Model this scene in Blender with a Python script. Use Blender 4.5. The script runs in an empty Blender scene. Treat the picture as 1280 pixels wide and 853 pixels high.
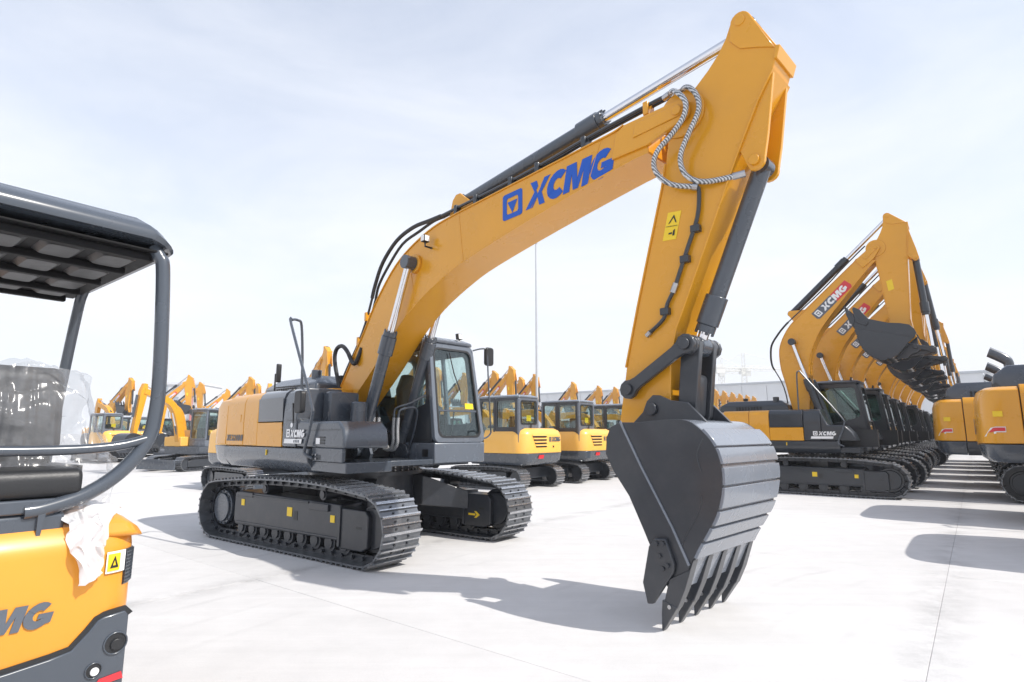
import bpy, bmesh, math, random
from mathutils import Vector, Matrix
random.seed(7)
sc = bpy.context.scene
col = sc.collection
R = math.radians

# ------------------------------------------------------------------ camera
cam_d = bpy.data.cameras.new('camera'); cam = bpy.data.objects.new('camera', cam_d); col.objects.link(cam)
cam_d.sensor_fit = 'HORIZONTAL'; cam_d.sensor_width = 36; cam_d.lens = 720 / 1280 * 36
cam_d.clip_start = 0.05; cam_d.clip_end = 3000
cam.location = (0, 0, 1.6); cam.rotation_euler = (math.pi / 2 + .159, 0, 0)
sc.camera = cam
sc.render.resolution_x, sc.render.resolution_y = 1024, 682

# ------------------------------------------------------------------ sky, sun, exposure
SHADOW_AZ, SUN_EL = R(157), R(48)             # shadows fall towards this bearing (from +X)
sun_dir = Vector((-math.cos(SHADOW_AZ) * math.cos(SUN_EL), -math.sin(SHADOW_AZ) * math.cos(SUN_EL), math.sin(SUN_EL)))
w = bpy.data.worlds.new('World'); sc.world = w; w.use_nodes = True
nt = w.node_tree; nt.nodes.clear()
def nd(t, typ, **kw):
    n = t.nodes.new(typ)
    for k, v in kw.items(): setattr(n, k, v)
    return n
out = nd(nt, 'ShaderNodeOutputWorld'); bg = nd(nt, 'ShaderNodeBackground'); sky = nd(nt, 'ShaderNodeTexSky')
sky.sky_type = 'NISHITA'; sky.sun_disc = False; sky.sun_elevation = SUN_EL
sky.sun_rotation = math.atan2(sun_dir.x, sun_dir.y)
sky.air_density = 1.0; sky.dust_density = 1.0; sky.ozone_density = 1.5; sky.altitude = 0
# thin veil of high cloud over the whole dome
tc = nd(nt, 'ShaderNodeTexCoord'); mp = nd(nt, 'ShaderNodeMapping'); mp.inputs['Scale'].default_value = (1.2, 2.6, 5.0)
mp.inputs['Rotation'].default_value = (0, 0, R(-25))
nz = nd(nt, 'ShaderNodeTexNoise'); nz.inputs['Scale'].default_value = 1.3; nz.inputs['Detail'].default_value = 7; nz.inputs['Roughness'].default_value = .58
nz.inputs['Distortion'].default_value = .5
rp = nd(nt, 'ShaderNodeValToRGB'); rp.color_ramp.elements[0].position = .33; rp.color_ramp.elements[1].position = .68
rp.color_ramp.elements[0].color = (0, 0, 0, 1); rp.color_ramp.elements[1].color = (.75, .75, .75, 1)
mx = nd(nt, 'ShaderNodeMixRGB'); mx.inputs['Color2'].default_value = (4.86, 5.0, 5.32, 1)
L = nt.links.new
L(tc.outputs['Generated'], mp.inputs[0]); L(mp.outputs[0], nz.inputs['Vector']); L(nz.outputs['Fac'], rp.inputs[0])
sx_ = nd(nt, 'ShaderNodeSeparateXYZ'); L(tc.outputs['Generated'], sx_.inputs[0])
el = nd(nt, 'ShaderNodeMapRange'); el.inputs[1].default_value = 0; el.inputs[2].default_value = .75; el.inputs[3].default_value = .95; el.inputs[4].default_value = .34   # the veil thickens towards the horizon
L(sx_.outputs['Z'], el.inputs[0])
ad = nd(nt, 'ShaderNodeMath', operation='MULTIPLY_ADD'); ad.use_clamp = True; ad.inputs[1].default_value = .34
L(rp.outputs[0], ad.inputs[0]); L(el.outputs[0], ad.inputs[2]); L(ad.outputs[0], mx.inputs['Fac']); L(sky.outputs[0], mx.inputs['Color1']); L(mx.outputs[0], bg.inputs[0]); L(bg.outputs[0], out.inputs[0])
bg.inputs['Strength'].default_value = .15
sd = bpy.data.lights.new('sun', 'SUN'); sun = bpy.data.objects.new('sun', sd); col.objects.link(sun)
sd.energy = 3.3; sd.angle = R(.53); sd.color = (1, .955, .89)
sun.rotation_euler = sun_dir.to_track_quat('Z', 'Y').to_euler()
vs = sc.view_settings
vs.view_transform = 'Standard'; vs.look = 'None'; vs.gamma = 1; vs.use_curve_mapping = False; vs.exposure = .55

# ------------------------------------------------------------------ materials
def newmat(name):
    m = bpy.data.materials.new(name); m.use_nodes = True; t = m.node_tree; t.nodes.clear()
    o = nd(t, 'ShaderNodeOutputMaterial'); p = nd(t, 'ShaderNodeBsdfPrincipled'); t.links.new(p.outputs[0], o.inputs[0])
    return m, t, p, o
def mat(name, c, rough=.5, metal=0, coat=0, var=.08, scale=3., bump=0, bscale=60, dust=0, spec=.5):
    m, t, p, o = newmat(name); l = t.links.new
    p.inputs['Metallic'].default_value = metal
    p.inputs['Specular IOR Level'].default_value = spec; p.inputs['Coat Weight'].default_value = coat; p.inputs['Coat Roughness'].default_value = .08
    co = nd(t, 'ShaderNodeTexCoord'); n = nd(t, 'ShaderNodeTexNoise'); n.inputs['Scale'].default_value = scale; n.inputs['Detail'].default_value = 6
    n.inputs['Roughness'].default_value = .65
    l(co.outputs['Object'], n.inputs['Vector'])
    mr = nd(t, 'ShaderNodeMapRange'); mr.inputs[1].default_value = .3; mr.inputs[2].default_value = .7
    mr.inputs[3].default_value = 1 - var; mr.inputs[4].default_value = 1 + var
    l(n.outputs['Fac'], mr.inputs[0])
    mu = nd(t, 'ShaderNodeVectorMath', operation='SCALE'); mu.inputs[0].default_value = c; l(mr.outputs[0], mu.inputs['Scale'])
    src = mu.outputs[0]
    if dust:
        n2 = nd(t, 'ShaderNodeTexNoise'); n2.inputs['Scale'].default_value = scale * 2.3; n2.inputs['Detail'].default_value = 9; n2.inputs['Roughness'].default_value = .75
        l(co.outputs['Object'], n2.inputs['Vector'])
        r2 = nd(t, 'ShaderNodeMapRange'); r2.inputs[1].default_value = .48; r2.inputs[2].default_value = .75; r2.inputs[3].default_value = 0; r2.inputs[4].default_value = dust
        l(n2.outputs['Fac'], r2.inputs[0])
        mm = nd(t, 'ShaderNodeMixRGB'); mm.inputs['Color2'].default_value = (.36, .33, .29, 1); l(r2.outputs[0], mm.inputs['Fac']); l(src, mm.inputs['Color1']); src = mm.outputs[0]
    l(src, p.inputs['Base Color'])
    rr = nd(t, 'ShaderNodeMapRange'); rr.inputs[1].default_value = .3; rr.inputs[2].default_value = .7
    rr.inputs[3].default_value = max(.02, rough - .02); rr.inputs[4].default_value = min(1, rough + .03)
    n3 = nd(t, 'ShaderNodeTexNoise'); n3.inputs['Scale'].default_value = scale * 4; n3.inputs['Detail'].default_value = 4; l(co.outputs['Object'], n3.inputs['Vector'])
    l(n3.outputs['Fac'], rr.inputs[0]); l(rr.outputs[0], p.inputs['Roughness'])
    if bump:
        b = nd(t, 'ShaderNodeBump'); b.inputs['Strength'].default_value = bump; b.inputs['Distance'].default_value = .01
        n4 = nd(t, 'ShaderNodeTexNoise'); n4.inputs['Scale'].default_value = bscale; n4.inputs['Detail'].default_value = 4; l(co.outputs['Object'], n4.inputs['Vector'])
        l(n4.outputs['Fac'], b.inputs['Height']); l(b.outputs[0], p.inputs['Normal'])
    return m
YEL = mat('yellow_paint', (.70, .318, .016), .28, 0, .38, .06, .7, .006, 3, dust=.03, spec=.4)
YEL2 = mat('light_yellow_paint', (.72, .30, .034), .32, 0, .3, .04, 1.0, 0, 4, dust=.02, spec=.35)
GREY = mat('grey_paint', (.058, .070, .088), .26, 0, .5, .05, 1.2, 0, 4, dust=.02)
LGREY = mat('cab_grey_paint', (.125, .145, .175), .26, 0, .45, .04, 1.2, 0, 4, dust=.015)
DGREY = mat('dark_grey_paint', (.022, .027, .035), .30, 0, .35, .06, 1.5, 0, 5, dust=.02)
UNDER = mat('undercarriage_paint', (.024, .028, .036), .36, 0, .2, .08, 2, .03, 9, dust=.07)
SHOE = mat('track_shoe_steel', (.17, .18, .195), .30, .6, 0, .22, 6, .2, 30, dust=.25)
SHOE2 = mat('polished_grouser', (.50, .51, .53), .26, .85, 0, .2, 9)
MIDY = mat('sunlit_yellow_paint', (.88, .48, .10), .33, 0, .3, .04, 1.0, 0, 4, dust=.02, spec=.35)  # same yellow made paler: strong sun on the small machines is in the colour
SHELL = mat('bucket_paint_sunlit', (.195, .215, .25), .26, 0, .4, .07, 1.5, .01, 6, dust=.06)  # bucket grey lightened, sun on the curved shell is put into the colour
SIDEP = mat('bucket_paint_shaded', (.036, .040, .048), .36, 0, .25, .08, 1.5, 0, 4, dust=.05)  # darker copy of the bucket grey, carries the shade of the side plates
PANEL = mat('gloss_dark_panel', (.028, .033, .042), .08, 0, .8, .05, 1)
LINER = mat('canopy_liner', (.012, .012, .013), .6, 0, 0, .1, 5, spec=.15)
BLACK = mat('black_plastic', (.018, .019, .021), .45, 0, 0, .1, 5, .1, 80)
RUBBER = mat('black_rubber_hose', (.022, .022, .024), .55, 0, 0, .1, 8, .2, 120)
CHROME = mat('chrome_rod', (.78, .78, .80), .10, 1, 0, .03, 3)
STEEL = mat('bare_steel', (.45, .45, .46), .3, 1, 0, .1, 8)
BLUE = mat('blue_decal', (.002, .085, .46), .5, 0, 0, .03)
WHITE = mat('white_decal', (.80, .80, .80), .4, 0, 0, .03)
RED = mat('red_decal', (.62, .03, .04), .35, 0, .2, .04)
YSTK = mat('yellow_sticker', (.85, .58, .02), .4, 0, 0, .04)
DTXT = mat('grey_decal', (.10, .115, .14), .4, 0, 0, .04)
SEAT = mat('seat_vinyl', (.025, .026, .03), .5, 0, 0, .15, 10, .3, 40)
CORR = mat('wall_sheet_metal', (.66, .67, .68), .5, 0, 0, .05, .3)
POLE = mat('galvanised_pole', (.55, .56, .57), .4, .4, 0, .05)
def glassmat(name, tint, refl):
    m, t, p, o = newmat(name); t.nodes.remove(p); l = t.links.new
    tr = nd(t, 'ShaderNodeBsdfTransparent'); tr.inputs[0].default_value = (*tint, 1)
    gl = nd(t, 'ShaderNodeBsdfGlossy'); gl.inputs['Roughness'].default_value = .015; gl.inputs[0].default_value = (.92, .97, .96, 1)
    fr = nd(t, 'ShaderNodeLayerWeight'); fr.inputs[0].default_value = .5
    pw = nd(t, 'ShaderNodeMath', operation='POWER'); pw.inputs[1].default_value = 4; l(fr.outputs['Facing'], pw.inputs[0])
    mr = nd(t, 'ShaderNodeMapRange'); mr.inputs[3].default_value = refl; mr.inputs[4].default_value = 1
    mixs = nd(t, 'ShaderNodeMixShader'); l(pw.outputs[0], mr.inputs[0]); l(mr.outputs[0], mixs.inputs[0]); l(tr.outputs[0], mixs.inputs[1]); l(gl.outputs[0], mixs.inputs[2]); l(mixs.outputs[0], o.inputs[0])
    return m
GLASS = glassmat('cab_glass', (.86, .92, .91), .06)
DGLASS = glassmat('tinted_cab_glass', (.62, .74, .71), .06)
def braided():
    m, t, p, o = newmat('braided_hose_sleeve'); l = t.links.new
    co = nd(t, 'ShaderNodeTexCoord'); wv = nd(t, 'ShaderNodeTexWave'); wv.inputs['Scale'].default_value = 18; wv.inputs['Distortion'].default_value = 2.5; wv.inputs['Detail'].default_value = 3; wv.inputs['Detail Scale'].default_value = 3; wv.bands_direction = 'DIAGONAL'
    l(co.outputs['Object'], wv.inputs['Vector']); r = nd(t, 'ShaderNodeValToRGB'); r.color_ramp.elements[0].color = (.07, .075, .08, 1); r.color_ramp.elements[1].color = (.72, .73, .74, 1)
    l(wv.outputs['Fac'], r.inputs[0]); l(r.outputs[0], p.inputs['Base Color']); p.inputs['Roughness'].default_value = .35; p.inputs['Metallic'].default_value = .4
    b = nd(t, 'ShaderNodeBump'); b.inputs['Strength'].default_value = .5; l(wv.outputs['Fac'], b.inputs['Height']); l(b.outputs[0], p.inputs['Normal'])
    return m
BRAID = braided()
def filmmat(name='plastic_film', lo=.20, hi=.95, tlw=.35):
    m, t, p, o = newmat(name); t.nodes.remove(p); l = t.links.new
    co = nd(t, 'ShaderNodeTexCoord'); mp_ = nd(t, 'ShaderNodeMapping'); mp_.inputs['Rotation'].default_value = (R(38), R(25), 0); mp_.inputs['Scale'].default_value = (1.0, 4.6, .35); l(co.outputs['Object'], mp_.inputs[0])
    n = nd(t, 'ShaderNodeTexNoise'); n.noise_type = 'RIDGED_MULTIFRACTAL'; n.inputs['Scale'].default_value = 3.4; n.inputs['Detail'].default_value = 4; n.inputs['Roughness'].default_value = .6; n.inputs['Distortion'].default_value = .5
    l(mp_.outputs[0], n.inputs['Vector'])
    b = nd(t, 'ShaderNodeBump'); b.inputs['Strength'].default_value = .6; b.inputs['Distance'].default_value = .05; l(n.outputs['Fac'], b.inputs['Height'])
    tr = nd(t, 'ShaderNodeBsdfTransparent'); tr.inputs[0].default_value = (.94, .95, .96, 1)
    gl = nd(t, 'ShaderNodeBsdfGlossy'); gl.inputs['Roughness'].default_value = .2; l(b.outputs[0], gl.inputs['Normal'])
    df = nd(t, 'ShaderNodeBsdfDiffuse'); df.inputs[0].default_value = (.8, .81, .83, 1); tl = nd(t, 'ShaderNodeBsdfTranslucent'); tl.inputs[0].default_value = (.8, .81, .83, 1)
    l(b.outputs[0], df.inputs['Normal'])
    a1 = nd(t, 'ShaderNodeMixShader'); a1.inputs[0].default_value = tlw; l(df.outputs[0], a1.inputs[1]); l(tl.outputs[0], a1.inputs[2])
    a2 = nd(t, 'ShaderNodeMixShader'); a2.inputs[0].default_value = .22; l(a1.outputs[0], a2.inputs[1]); l(gl.outputs[0], a2.inputs[2])
    r = nd(t, 'ShaderNodeMapRange'); r.inputs[1].default_value = .35; r.inputs[2].default_value = 1.15; r.inputs[3].default_value = lo; r.inputs[4].default_value = hi; l(n.outputs['Fac'], r.inputs[0])
    a3 = nd(t, 'ShaderNodeMixShader'); l(r.outputs[0], a3.inputs[0]); l(tr.outputs[0], a3.inputs[1]); l(a2.outputs[0], a3.inputs[2]); l(a3.outputs[0], o.inputs[0])
    return m
FILM = filmmat(); FILM2 = filmmat('bunched_plastic_film', .82, .98, .06)
def concrete(name, c):
    m, t, p, o = newmat(name); l = t.links.new
    g = nd(t, 'ShaderNodeNewGeometry')
    def noise(s, d, r=.6, vec=None):
        n = nd(t, 'ShaderNodeTexNoise'); n.inputs['Scale'].default_value = s; n.inputs['Detail'].default_value = d; n.inputs['Roughness'].default_value = r
        l(vec or g.outputs['Position'], n.inputs['Vector']); return n
    def rng(n, a, b, lo, hi):
        r = nd(t, 'ShaderNodeMapRange'); r.inputs[1].default_value = a; r.inputs[2].default_value = b; r.inputs[3].default_value = lo; r.inputs[4].default_value = hi
        l(n.outputs['Fac'], r.inputs[0]); return r.outputs[0]
    def mul(a, b):
        q = nd(t, 'ShaderNodeMath', operation='MULTIPLY'); l(a, q.inputs[0]); l(b, q.inputs[1]); return q.outputs[0]
    # brushed finish runs along the slabs: stretched noise
    mpp = nd(t, 'ShaderNodeMapping'); mpp.inputs['Rotation'].default_value = (0, 0, R(38.5)); mpp.inputs['Scale'].default_value = (.35, 7, 1); l(g.outputs['Position'], mpp.inputs[0])
    v = mul(rng(noise(.22, 5), .3, .7, .92, 1.06), rng(noise(2.3, 8, .7), .3, .7, .95, 1.05))
    v = mul(v, rng(noise(1.0, 6, .7, mpp.outputs[0]), .3, .7, .95, 1.04))
    v = mul(v, rng(noise(90, 3), .3, .7, .94, 1.06))
    v = mul(v, rng(noise(.9, 9, .78), .60, .74, 1, .86))         # a few darker stains
    oi = nd(t, 'ShaderNodeObjectInfo'); rr = nd(t, 'ShaderNodeMapRange'); rr.inputs[3].default_value = .955; rr.inputs[4].default_value = 1.02; l(oi.outputs['Random'], rr.inputs[0]); v = mul(v, rr.outputs[0])
    # dirt gathered along the slab edges, broken up by noise
    tco = nd(t, 'ShaderNodeTexCoord'); sp = nd(t, 'ShaderNodeSeparateXYZ'); l(tco.outputs['Object'], sp.inputs[0])
    def edge(sock, size):
        a_ = nd(t, 'ShaderNodeMath', operation='SUBTRACT'); l(sock, a_.inputs[0]); a_.inputs[1].default_value = size / 2
        b_ = nd(t, 'ShaderNodeMath', operation='ABSOLUTE'); l(a_.outputs[0], b_.inputs[0])
        r_ = nd(t, 'ShaderNodeMapRange'); r_.inputs[1].default_value = size / 2 - .30; r_.inputs[2].default_value = size / 2; l(b_.outputs[0], r_.inputs[0]); return r_.outputs[0]
    ex_ = nd(t, 'ShaderNodeMath', operation='MULTIPLY'); l(edge(sp.outputs['X'], 6.0), ex_.inputs[0]); l(rng(noise(1.7, 7, .75), .42, .62, 0, .26), ex_.inputs[1])
    inv = nd(t, 'ShaderNodeMath', operation='SUBTRACT'); inv.inputs[0].default_value = 1; l(ex_.outputs[0], inv.inputs[1]); v = mul(v, inv.outputs[0])
    # faint scuffs left by turning tracks
    wv = nd(t, 'ShaderNodeTexWave'); wv.wave_type = 'RINGS'; wv.rings_direction = 'Z'; wv.inputs['Scale'].default_value = .62; wv.inputs['Distortion'].default_value = 3; wv.inputs['Detail'].default_value = 3; wv.inputs['Detail Scale'].default_value = .6
    mo = nd(t, 'ShaderNodeMapping'); mo.inputs['Location'].default_value = (-9.5, 1.5, 0); l(g.outputs['Position'], mo.inputs[0]); l(mo.outputs[0], wv.inputs['Vector'])
    r1_ = nd(t, 'ShaderNodeMapRange'); r1_.inputs[1].default_value = .90; r1_.inputs[2].default_value = 1; l(wv.outputs['Fac'], r1_.inputs[0])
    m1_ = mul(r1_.outputs[0], rng(noise(.45, 4), .52, .66, 0, .10)); i2 = nd(t, 'ShaderNodeMath', operation='SUBTRACT'); i2.inputs[0].default_value = 1; l(m1_, i2.inputs[1]); v = mul(v, i2.outputs[0])
    s = nd(t, 'ShaderNodeVectorMath', operation='SCALE'); s.inputs[0].default_value = c; l(v, s.inputs['Scale']); l(s.outputs[0], p.inputs['Base Color'])
    p.inputs['Roughness'].default_value = .8
    b = nd(t, 'ShaderNodeBump'); b.inputs['Strength'].default_value = .25; b.inputs['Distance'].default_value = .01; l(noise(1.0, 8, .7, mpp.outputs[0]).outputs['Fac'], b.inputs['Height']); l(b.outputs[0], p.inputs['Normal'])
    return m
CONC = concrete('concrete', (.585, .576, .568))
CONC2 = concrete('concrete_joint', (.30, .29, .275))

# ------------------------------------------------------------------ mesh helpers
class MB:
    def __init__(s, xf=None): s.v, s.f, s.xf = [], [], xf
    def add(s, vs_, fs_):
        o = len(s.v)
        s.v += [tuple(s.xf(p)) for p in vs_] if s.xf else [tuple(p) for p in vs_]
        s.f += [[i + o for i in f] for f in fs_]; return s
    def loft(s, rings, cap=True):
        n = len(rings[0]); vv = [p for r in rings for p in r]; ff = []
        for k in range(len(rings) - 1):
            for i in range(n):
                j = (i + 1) % n; ff.append([k * n + i, k * n + j, (k + 1) * n + j, (k + 1) * n + i])
        if cap: ff += [list(range(n))[::-1], [(len(rings) - 1) * n + i for i in range(n)]]
        return s.add(vv, ff)
    def box(s, x0, x1, y0, y1, z0, z1):
        return s.loft([[(x0, y0, z0), (x1, y0, z0), (x1, y1, z0), (x0, y1, z0)], [(x0, y0, z1), (x1, y0, z1), (x1, y1, z1), (x0, y1, z1)]])
    def prism(s, poly, y0, y1):      # XZ outline pushed along Y
        return s.loft([[(x, y0, z) for x, z in poly], [(x, y1, z) for x, z in poly]])
    def prismx(s, poly, x0, x1):     # YZ outline pushed along X
        return s.loft([[(x0, y, z) for y, z in poly], [(x1, y, z) for y, z in poly]])
    def prismz(s, poly, z0, z1):
        return s.loft([[(x, y, z0) for x, y in poly], [(x, y, z1) for x, y in poly]])
    def ring(s, outer, inner, a, b, axis):   # plate with a hole, outlines of equal length
        def P(q, k): return (q[0], k, q[1]) if axis == 'y' else ((k, q[0], q[1]) if axis == 'x' else (q[0], q[1], k))
        n = len(outer); vv = [P(q, a) for q in outer] + [P(q, a) for q in inner] + [P(q, b) for q in outer] + [P(q, b) for q in inner]; ff = []
        for i in range(n):
            j = (i + 1) % n
            ff += [[i, j, n + j, n + i], [2 * n + j, 2 * n + i, 3 * n + i, 3 * n + j], [j, i, 2 * n + i, 2 * n + j], [n + i, n + j, 3 * n + j, 3 * n + i]]
        return s.add(vv, ff)
    def tube(s, pts, r, n=8, cap=True):
        P = [Vector(p) for p in pts]; rings = []; up = None
        for i, p in enumerate(P):
            d = (P[min(i + 1, len(P) - 1)] - P[max(i - 1, 0)]).normalized()
            if up is None: up = Vector((0, 0, 1)) if abs(d.z) < .9 else Vector((0, 1, 0))
            a = d.cross(up).normalized(); up = a.cross(d).normalized()
            rr = r[i] if isinstance(r, (list, tuple)) else r
            rings.append([tuple(p + a * (math.cos(2 * math.pi * k / n) * rr) + up * (math.sin(2 * math.pi * k / n) * rr)) for k in range(n)])
        return s.loft(rings, cap)
    def cyl(s, p0, p1, r, n=16, r1=None): return s.tube([p0, p1], [r, r if r1 is None else r1], n)
    def obj(s, name, m, parent=None, bevel=0, seg=2, angle=38, rz=0):
        me = bpy.data.meshes.new(name); me.from_pydata(s.v, [], s.f)
        bm = bmesh.new(); bm.from_mesh(me); bmesh.ops.recalc_face_normals(bm, faces=bm.faces); bm.to_mesh(me); bm.free()
        me.materials.append(m)
        me.polygons.foreach_set('use_smooth', [True] * len(me.polygons)); me.set_sharp_from_angle(angle=R(angle))
        o = bpy.data.objects.new(name, me); col.objects.link(o)
        if parent: o.parent = parent
        if rz: o.rotation_euler.z = rz
        if bevel:
            b = o.modifiers.new('bevel', 'BEVEL'); b.width = bevel; b.segments = seg; b.limit_method = 'ANGLE'; b.angle_limit = R(40)
        return o
def empty(name, loc, yaw, label, cat, group=None):
    o = bpy.data.objects.new(name, None); col.objects.link(o); o.location = loc; o.rotation_euler.z = yaw; o.empty_display_size = .3
    o['label'] = label; o['category'] = cat
    if group: o['group'] = group
    return o
def tag(o, label, cat, group=None):
    o['label'] = label; o['category'] = cat
    if group: o['group'] = group
    return o
def copy_thing(root, loc, yaw, label=None):
    r = root.copy(); col.objects.link(r); r.location = loc; r.rotation_euler.z = yaw
    if label: r['label'] = label
    def rec(a, b):
        for ch in KIDS.get(a.name, []):
            c = ch.copy(); col.objects.link(c); c.parent = b
            rec(ch, c)
    rec(root, r)
    return r
KIDS = {}
def refresh_kids():
    KIDS.clear()
    for o in bpy.data.objects:
        if o.parent: KIDS.setdefault(o.parent.name, []).append(o)
def catmull(pts, n=4, closed=False):
    P = [Vector(p) for p in pts]; o = []; N = len(P)
    for i in range(N if closed else N - 1):
        if closed: a, b, c, d = P[(i - 1) % N], P[i], P[(i + 1) % N], P[(i + 2) % N]
        else: a, b, c, d = P[max(i - 1, 0)], P[i], P[i + 1], P[min(i + 2, N - 1)]
        for k in range(n):
            t = k / n
            o.append(tuple(.5 * ((2 * b) + (c - a) * t + (2 * a - 5 * b + 4 * c - d) * t * t + (3 * b - a - 3 * c + d) * t ** 3)))
    if not closed: o.append(tuple(P[-1]))
    return o
def circ(cx, cy, r, n=14, a0=0, a1=360, end=False):
    m = n if not end else n - 1
    return [(cx + r * math.cos(R(a0 + (a1 - a0) * k / m)), cy + r * math.sin(R(a0 + (a1 - a0) * k / m))) for k in range(n)]
def waist_link(p, q, r, wst, n=9):         # link bar with round eyes and a slimmer shank
    d = math.atan2(q[1] - p[1], q[0] - p[0]); L_ = math.dist(p, q); c, s_ = math.cos(d), math.sin(d)
    f = lambda u, v: (p[0] + u * c - v * s_, p[1] + u * s_ + v * c)
    a = [f(r * math.cos(R(t)), r * math.sin(R(t))) for t in [45 + 270 * k / (n - 1) for k in range(n)]]
    b = [f(L_ + r * math.cos(R(t)), r * math.sin(R(t))) for t in [-135 + 270 * k / (n - 1) for k in range(n)]]
    return a + [f(r * 1.3, -wst), f(L_ - r * 1.3, -wst)] + b + [f(L_ - r * 1.3, wst), f(r * 1.3, wst)]
def slab_link(p, q, r0, r1, n=8):          # outline of a link bar with round ends
    d = math.degrees(math.atan2(q[1] - p[1], q[0] - p[0]))
    return circ(p[0], p[1], r0, n, d + 100, d + 260, True) + circ(q[0], q[1], r1, n, d - 80, d + 80, True)
def rrect(x0, x1, z0, z1, r, n=4):
    o = []
    for cx, cz, a in ((x1 - r, z1 - r, 0), (x0 + r, z1 - r, 90), (x0 + r, z0 + r, 180), (x1 - r, z0 + r, 270)):
        o += [(cx + r * math.cos(R(a + 90 * k / n)), cz + r * math.sin(R(a + 90 * k / n))) for k in range(n + 1)]
    return o

# ------------------------------------------------------------------ lettering as outlines (flat decals)
def arc_band(cx, cy, rx, ry, t, a0, a1, n=14):
    o = [(cx + rx * math.cos(R(a0 + (a1 - a0) * k / n)), cy + ry * math.sin(R(a0 + (a1 - a0) * k / n))) for k in range(n + 1)]
    i = [(cx + (rx - t) * math.cos(R(a0 + (a1 - a0) * k / n)), cy + (ry - t) * math.sin(R(a0 + (a1 - a0) * k / n))) for k in range(n + 1)]
    return [[o[k], o[k + 1], i[k + 1], i[k]] for k in range(n)]
def glyph(ch):
    if ch == 'X': return [[(-.04, 0), (.22, 0), (.50, .46), (.37, .68)], [(.27, 0), (.33, 0), (.84, 1), (.77, 1)], [(.02, 1), (.34, 1), (.47, .76), (.34, .54)], [(.50, .38), (.63, .62), (.96, 0), (.68, 0)], [(.62, .74), (.745, 1), (1.04, 1), (.70, .46)]], 1.0
    if ch == 'C': return arc_band(.48, .5, .50, .52, .31, 46, 314), .84
    if ch == 'M': return [[(0, 0), (.30, 0), (.30, 1), (0, 1)], [(.30, 1), (.30, .62), (.47, .02), (.60, .02), (.60, .40), (.46, 1)], [(.60, .40), (.60, .02), (.70, .02), (.86, .62), (.86, 1), (.72, 1)], [(.86, 0), (1.16, 0), (1.16, 1), (.86, 1)]], 1.18
    if ch == 'G': return arc_band(.48, .5, .50, .52, .31, 50, 325) + [[(.47, .36), (.47, .56), (1.0, .56), (1.0, .16), (.70, .10), (.70, .36)]], 1.0
    if ch == 'E': return [[(0, 0), (.22, 0), (.22, 1), (0, 1)], [(.22, 0), (.62, 0), (.62, .2), (.22, .2)], [(.22, .4), (.56, .4), (.56, .6), (.22, .6)], [(.22, .8), (.62, .8), (.62, 1), (.22, 1)]], .7
    if ch == '2': return arc_band(.32, .68, .32, .32, .2, -20, 180, 8) + [[(0, 0), (.28, 0), (.66, .55), (.44, .58), (0, .18)], [(.28, 0), (.66, 0), (.66, .2), (.34, .2)]], .74
    if ch == '0': return arc_band(.34, .5, .34, .5, .2, 0, 360, 12), .76
    if ch == 'D': return [[(0, 0), (.22, 0), (.22, 1), (0, 1)]] + arc_band(.22, .5, .46, .5, .22, -90, 90, 8), .76
    if ch == 'N': return [[(0, 0), (.22, 0), (.22, 1), (0, 1)], [(.22, 1), (.22, .6), (.5, 0), (.5, .4)], [(.5, 0), (.72, 0), (.72, 1), (.5, 1)]], .8
    return [], .4
def word(txt, h, shear=.2, gap=.06):
    polys, x = [], 0
    for ch in txt:
        g, wd = glyph(ch)
        polys += [[((px + x + py * shear) * h, py * h) for px, py in pl] for pl in g]; x += wd + gap
    return polys, (x - gap + shear) * h
def icon(h, frame=True):                     # rounded square badge: square frame, hollow hexagon, triangle
    sq = rrect(0, h, 0, h, h * .1, 3)
    hexa = [(h * (.5 + .43 * math.cos(R(a))), h * (.5 + .43 * math.sin(R(a)))) for a in (0, 60, 120, 180, 240, 300)]
    n = len(sq); ring = []
    # match the square outline to the hexagon by angle
    inn = []
    for (x, y) in sq:
        a = math.degrees(math.atan2(y - h / 2, x - h / 2)) % 60 - 30
        rr = .43 * h * math.cos(R(30)) / math.cos(R(a)); t = math.atan2(y - h / 2, x - h / 2)
        inn.append((h / 2 + rr * math.cos(t), h / 2 + rr * math.sin(t)))
    for i in range(n):
        j = (i + 1) % n; ring.append([sq[i], sq[j], inn[j], inn[i]])
    tri = [(h * .5, h * .20), (h * .75, h * .66), (h * .25, h * .66)]
    return ring + [tri]
def decal(polys, fn, name, m, parent, rz=0, th=.003, xf=None):   # fn(u,v,k) -> 3D, k = height above the surface
    b = MB(xf)
    for ip, pl in enumerate(polys):
        dk_ = .00025 * (ip % 7)            # pieces that overlap never share a plane
        n = len(pl); b.add([fn(u, v, .0015) for u, v in pl] + [fn(u, v, .0015 + th + dk_) for u, v in pl], [list(range(n)), [n + i for i in range(n)]] + [[i, (i + 1) % n, n + (i + 1) % n, n + i] for i in range(n)])
    return b.obj(name, m, parent, rz=rz)

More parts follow.
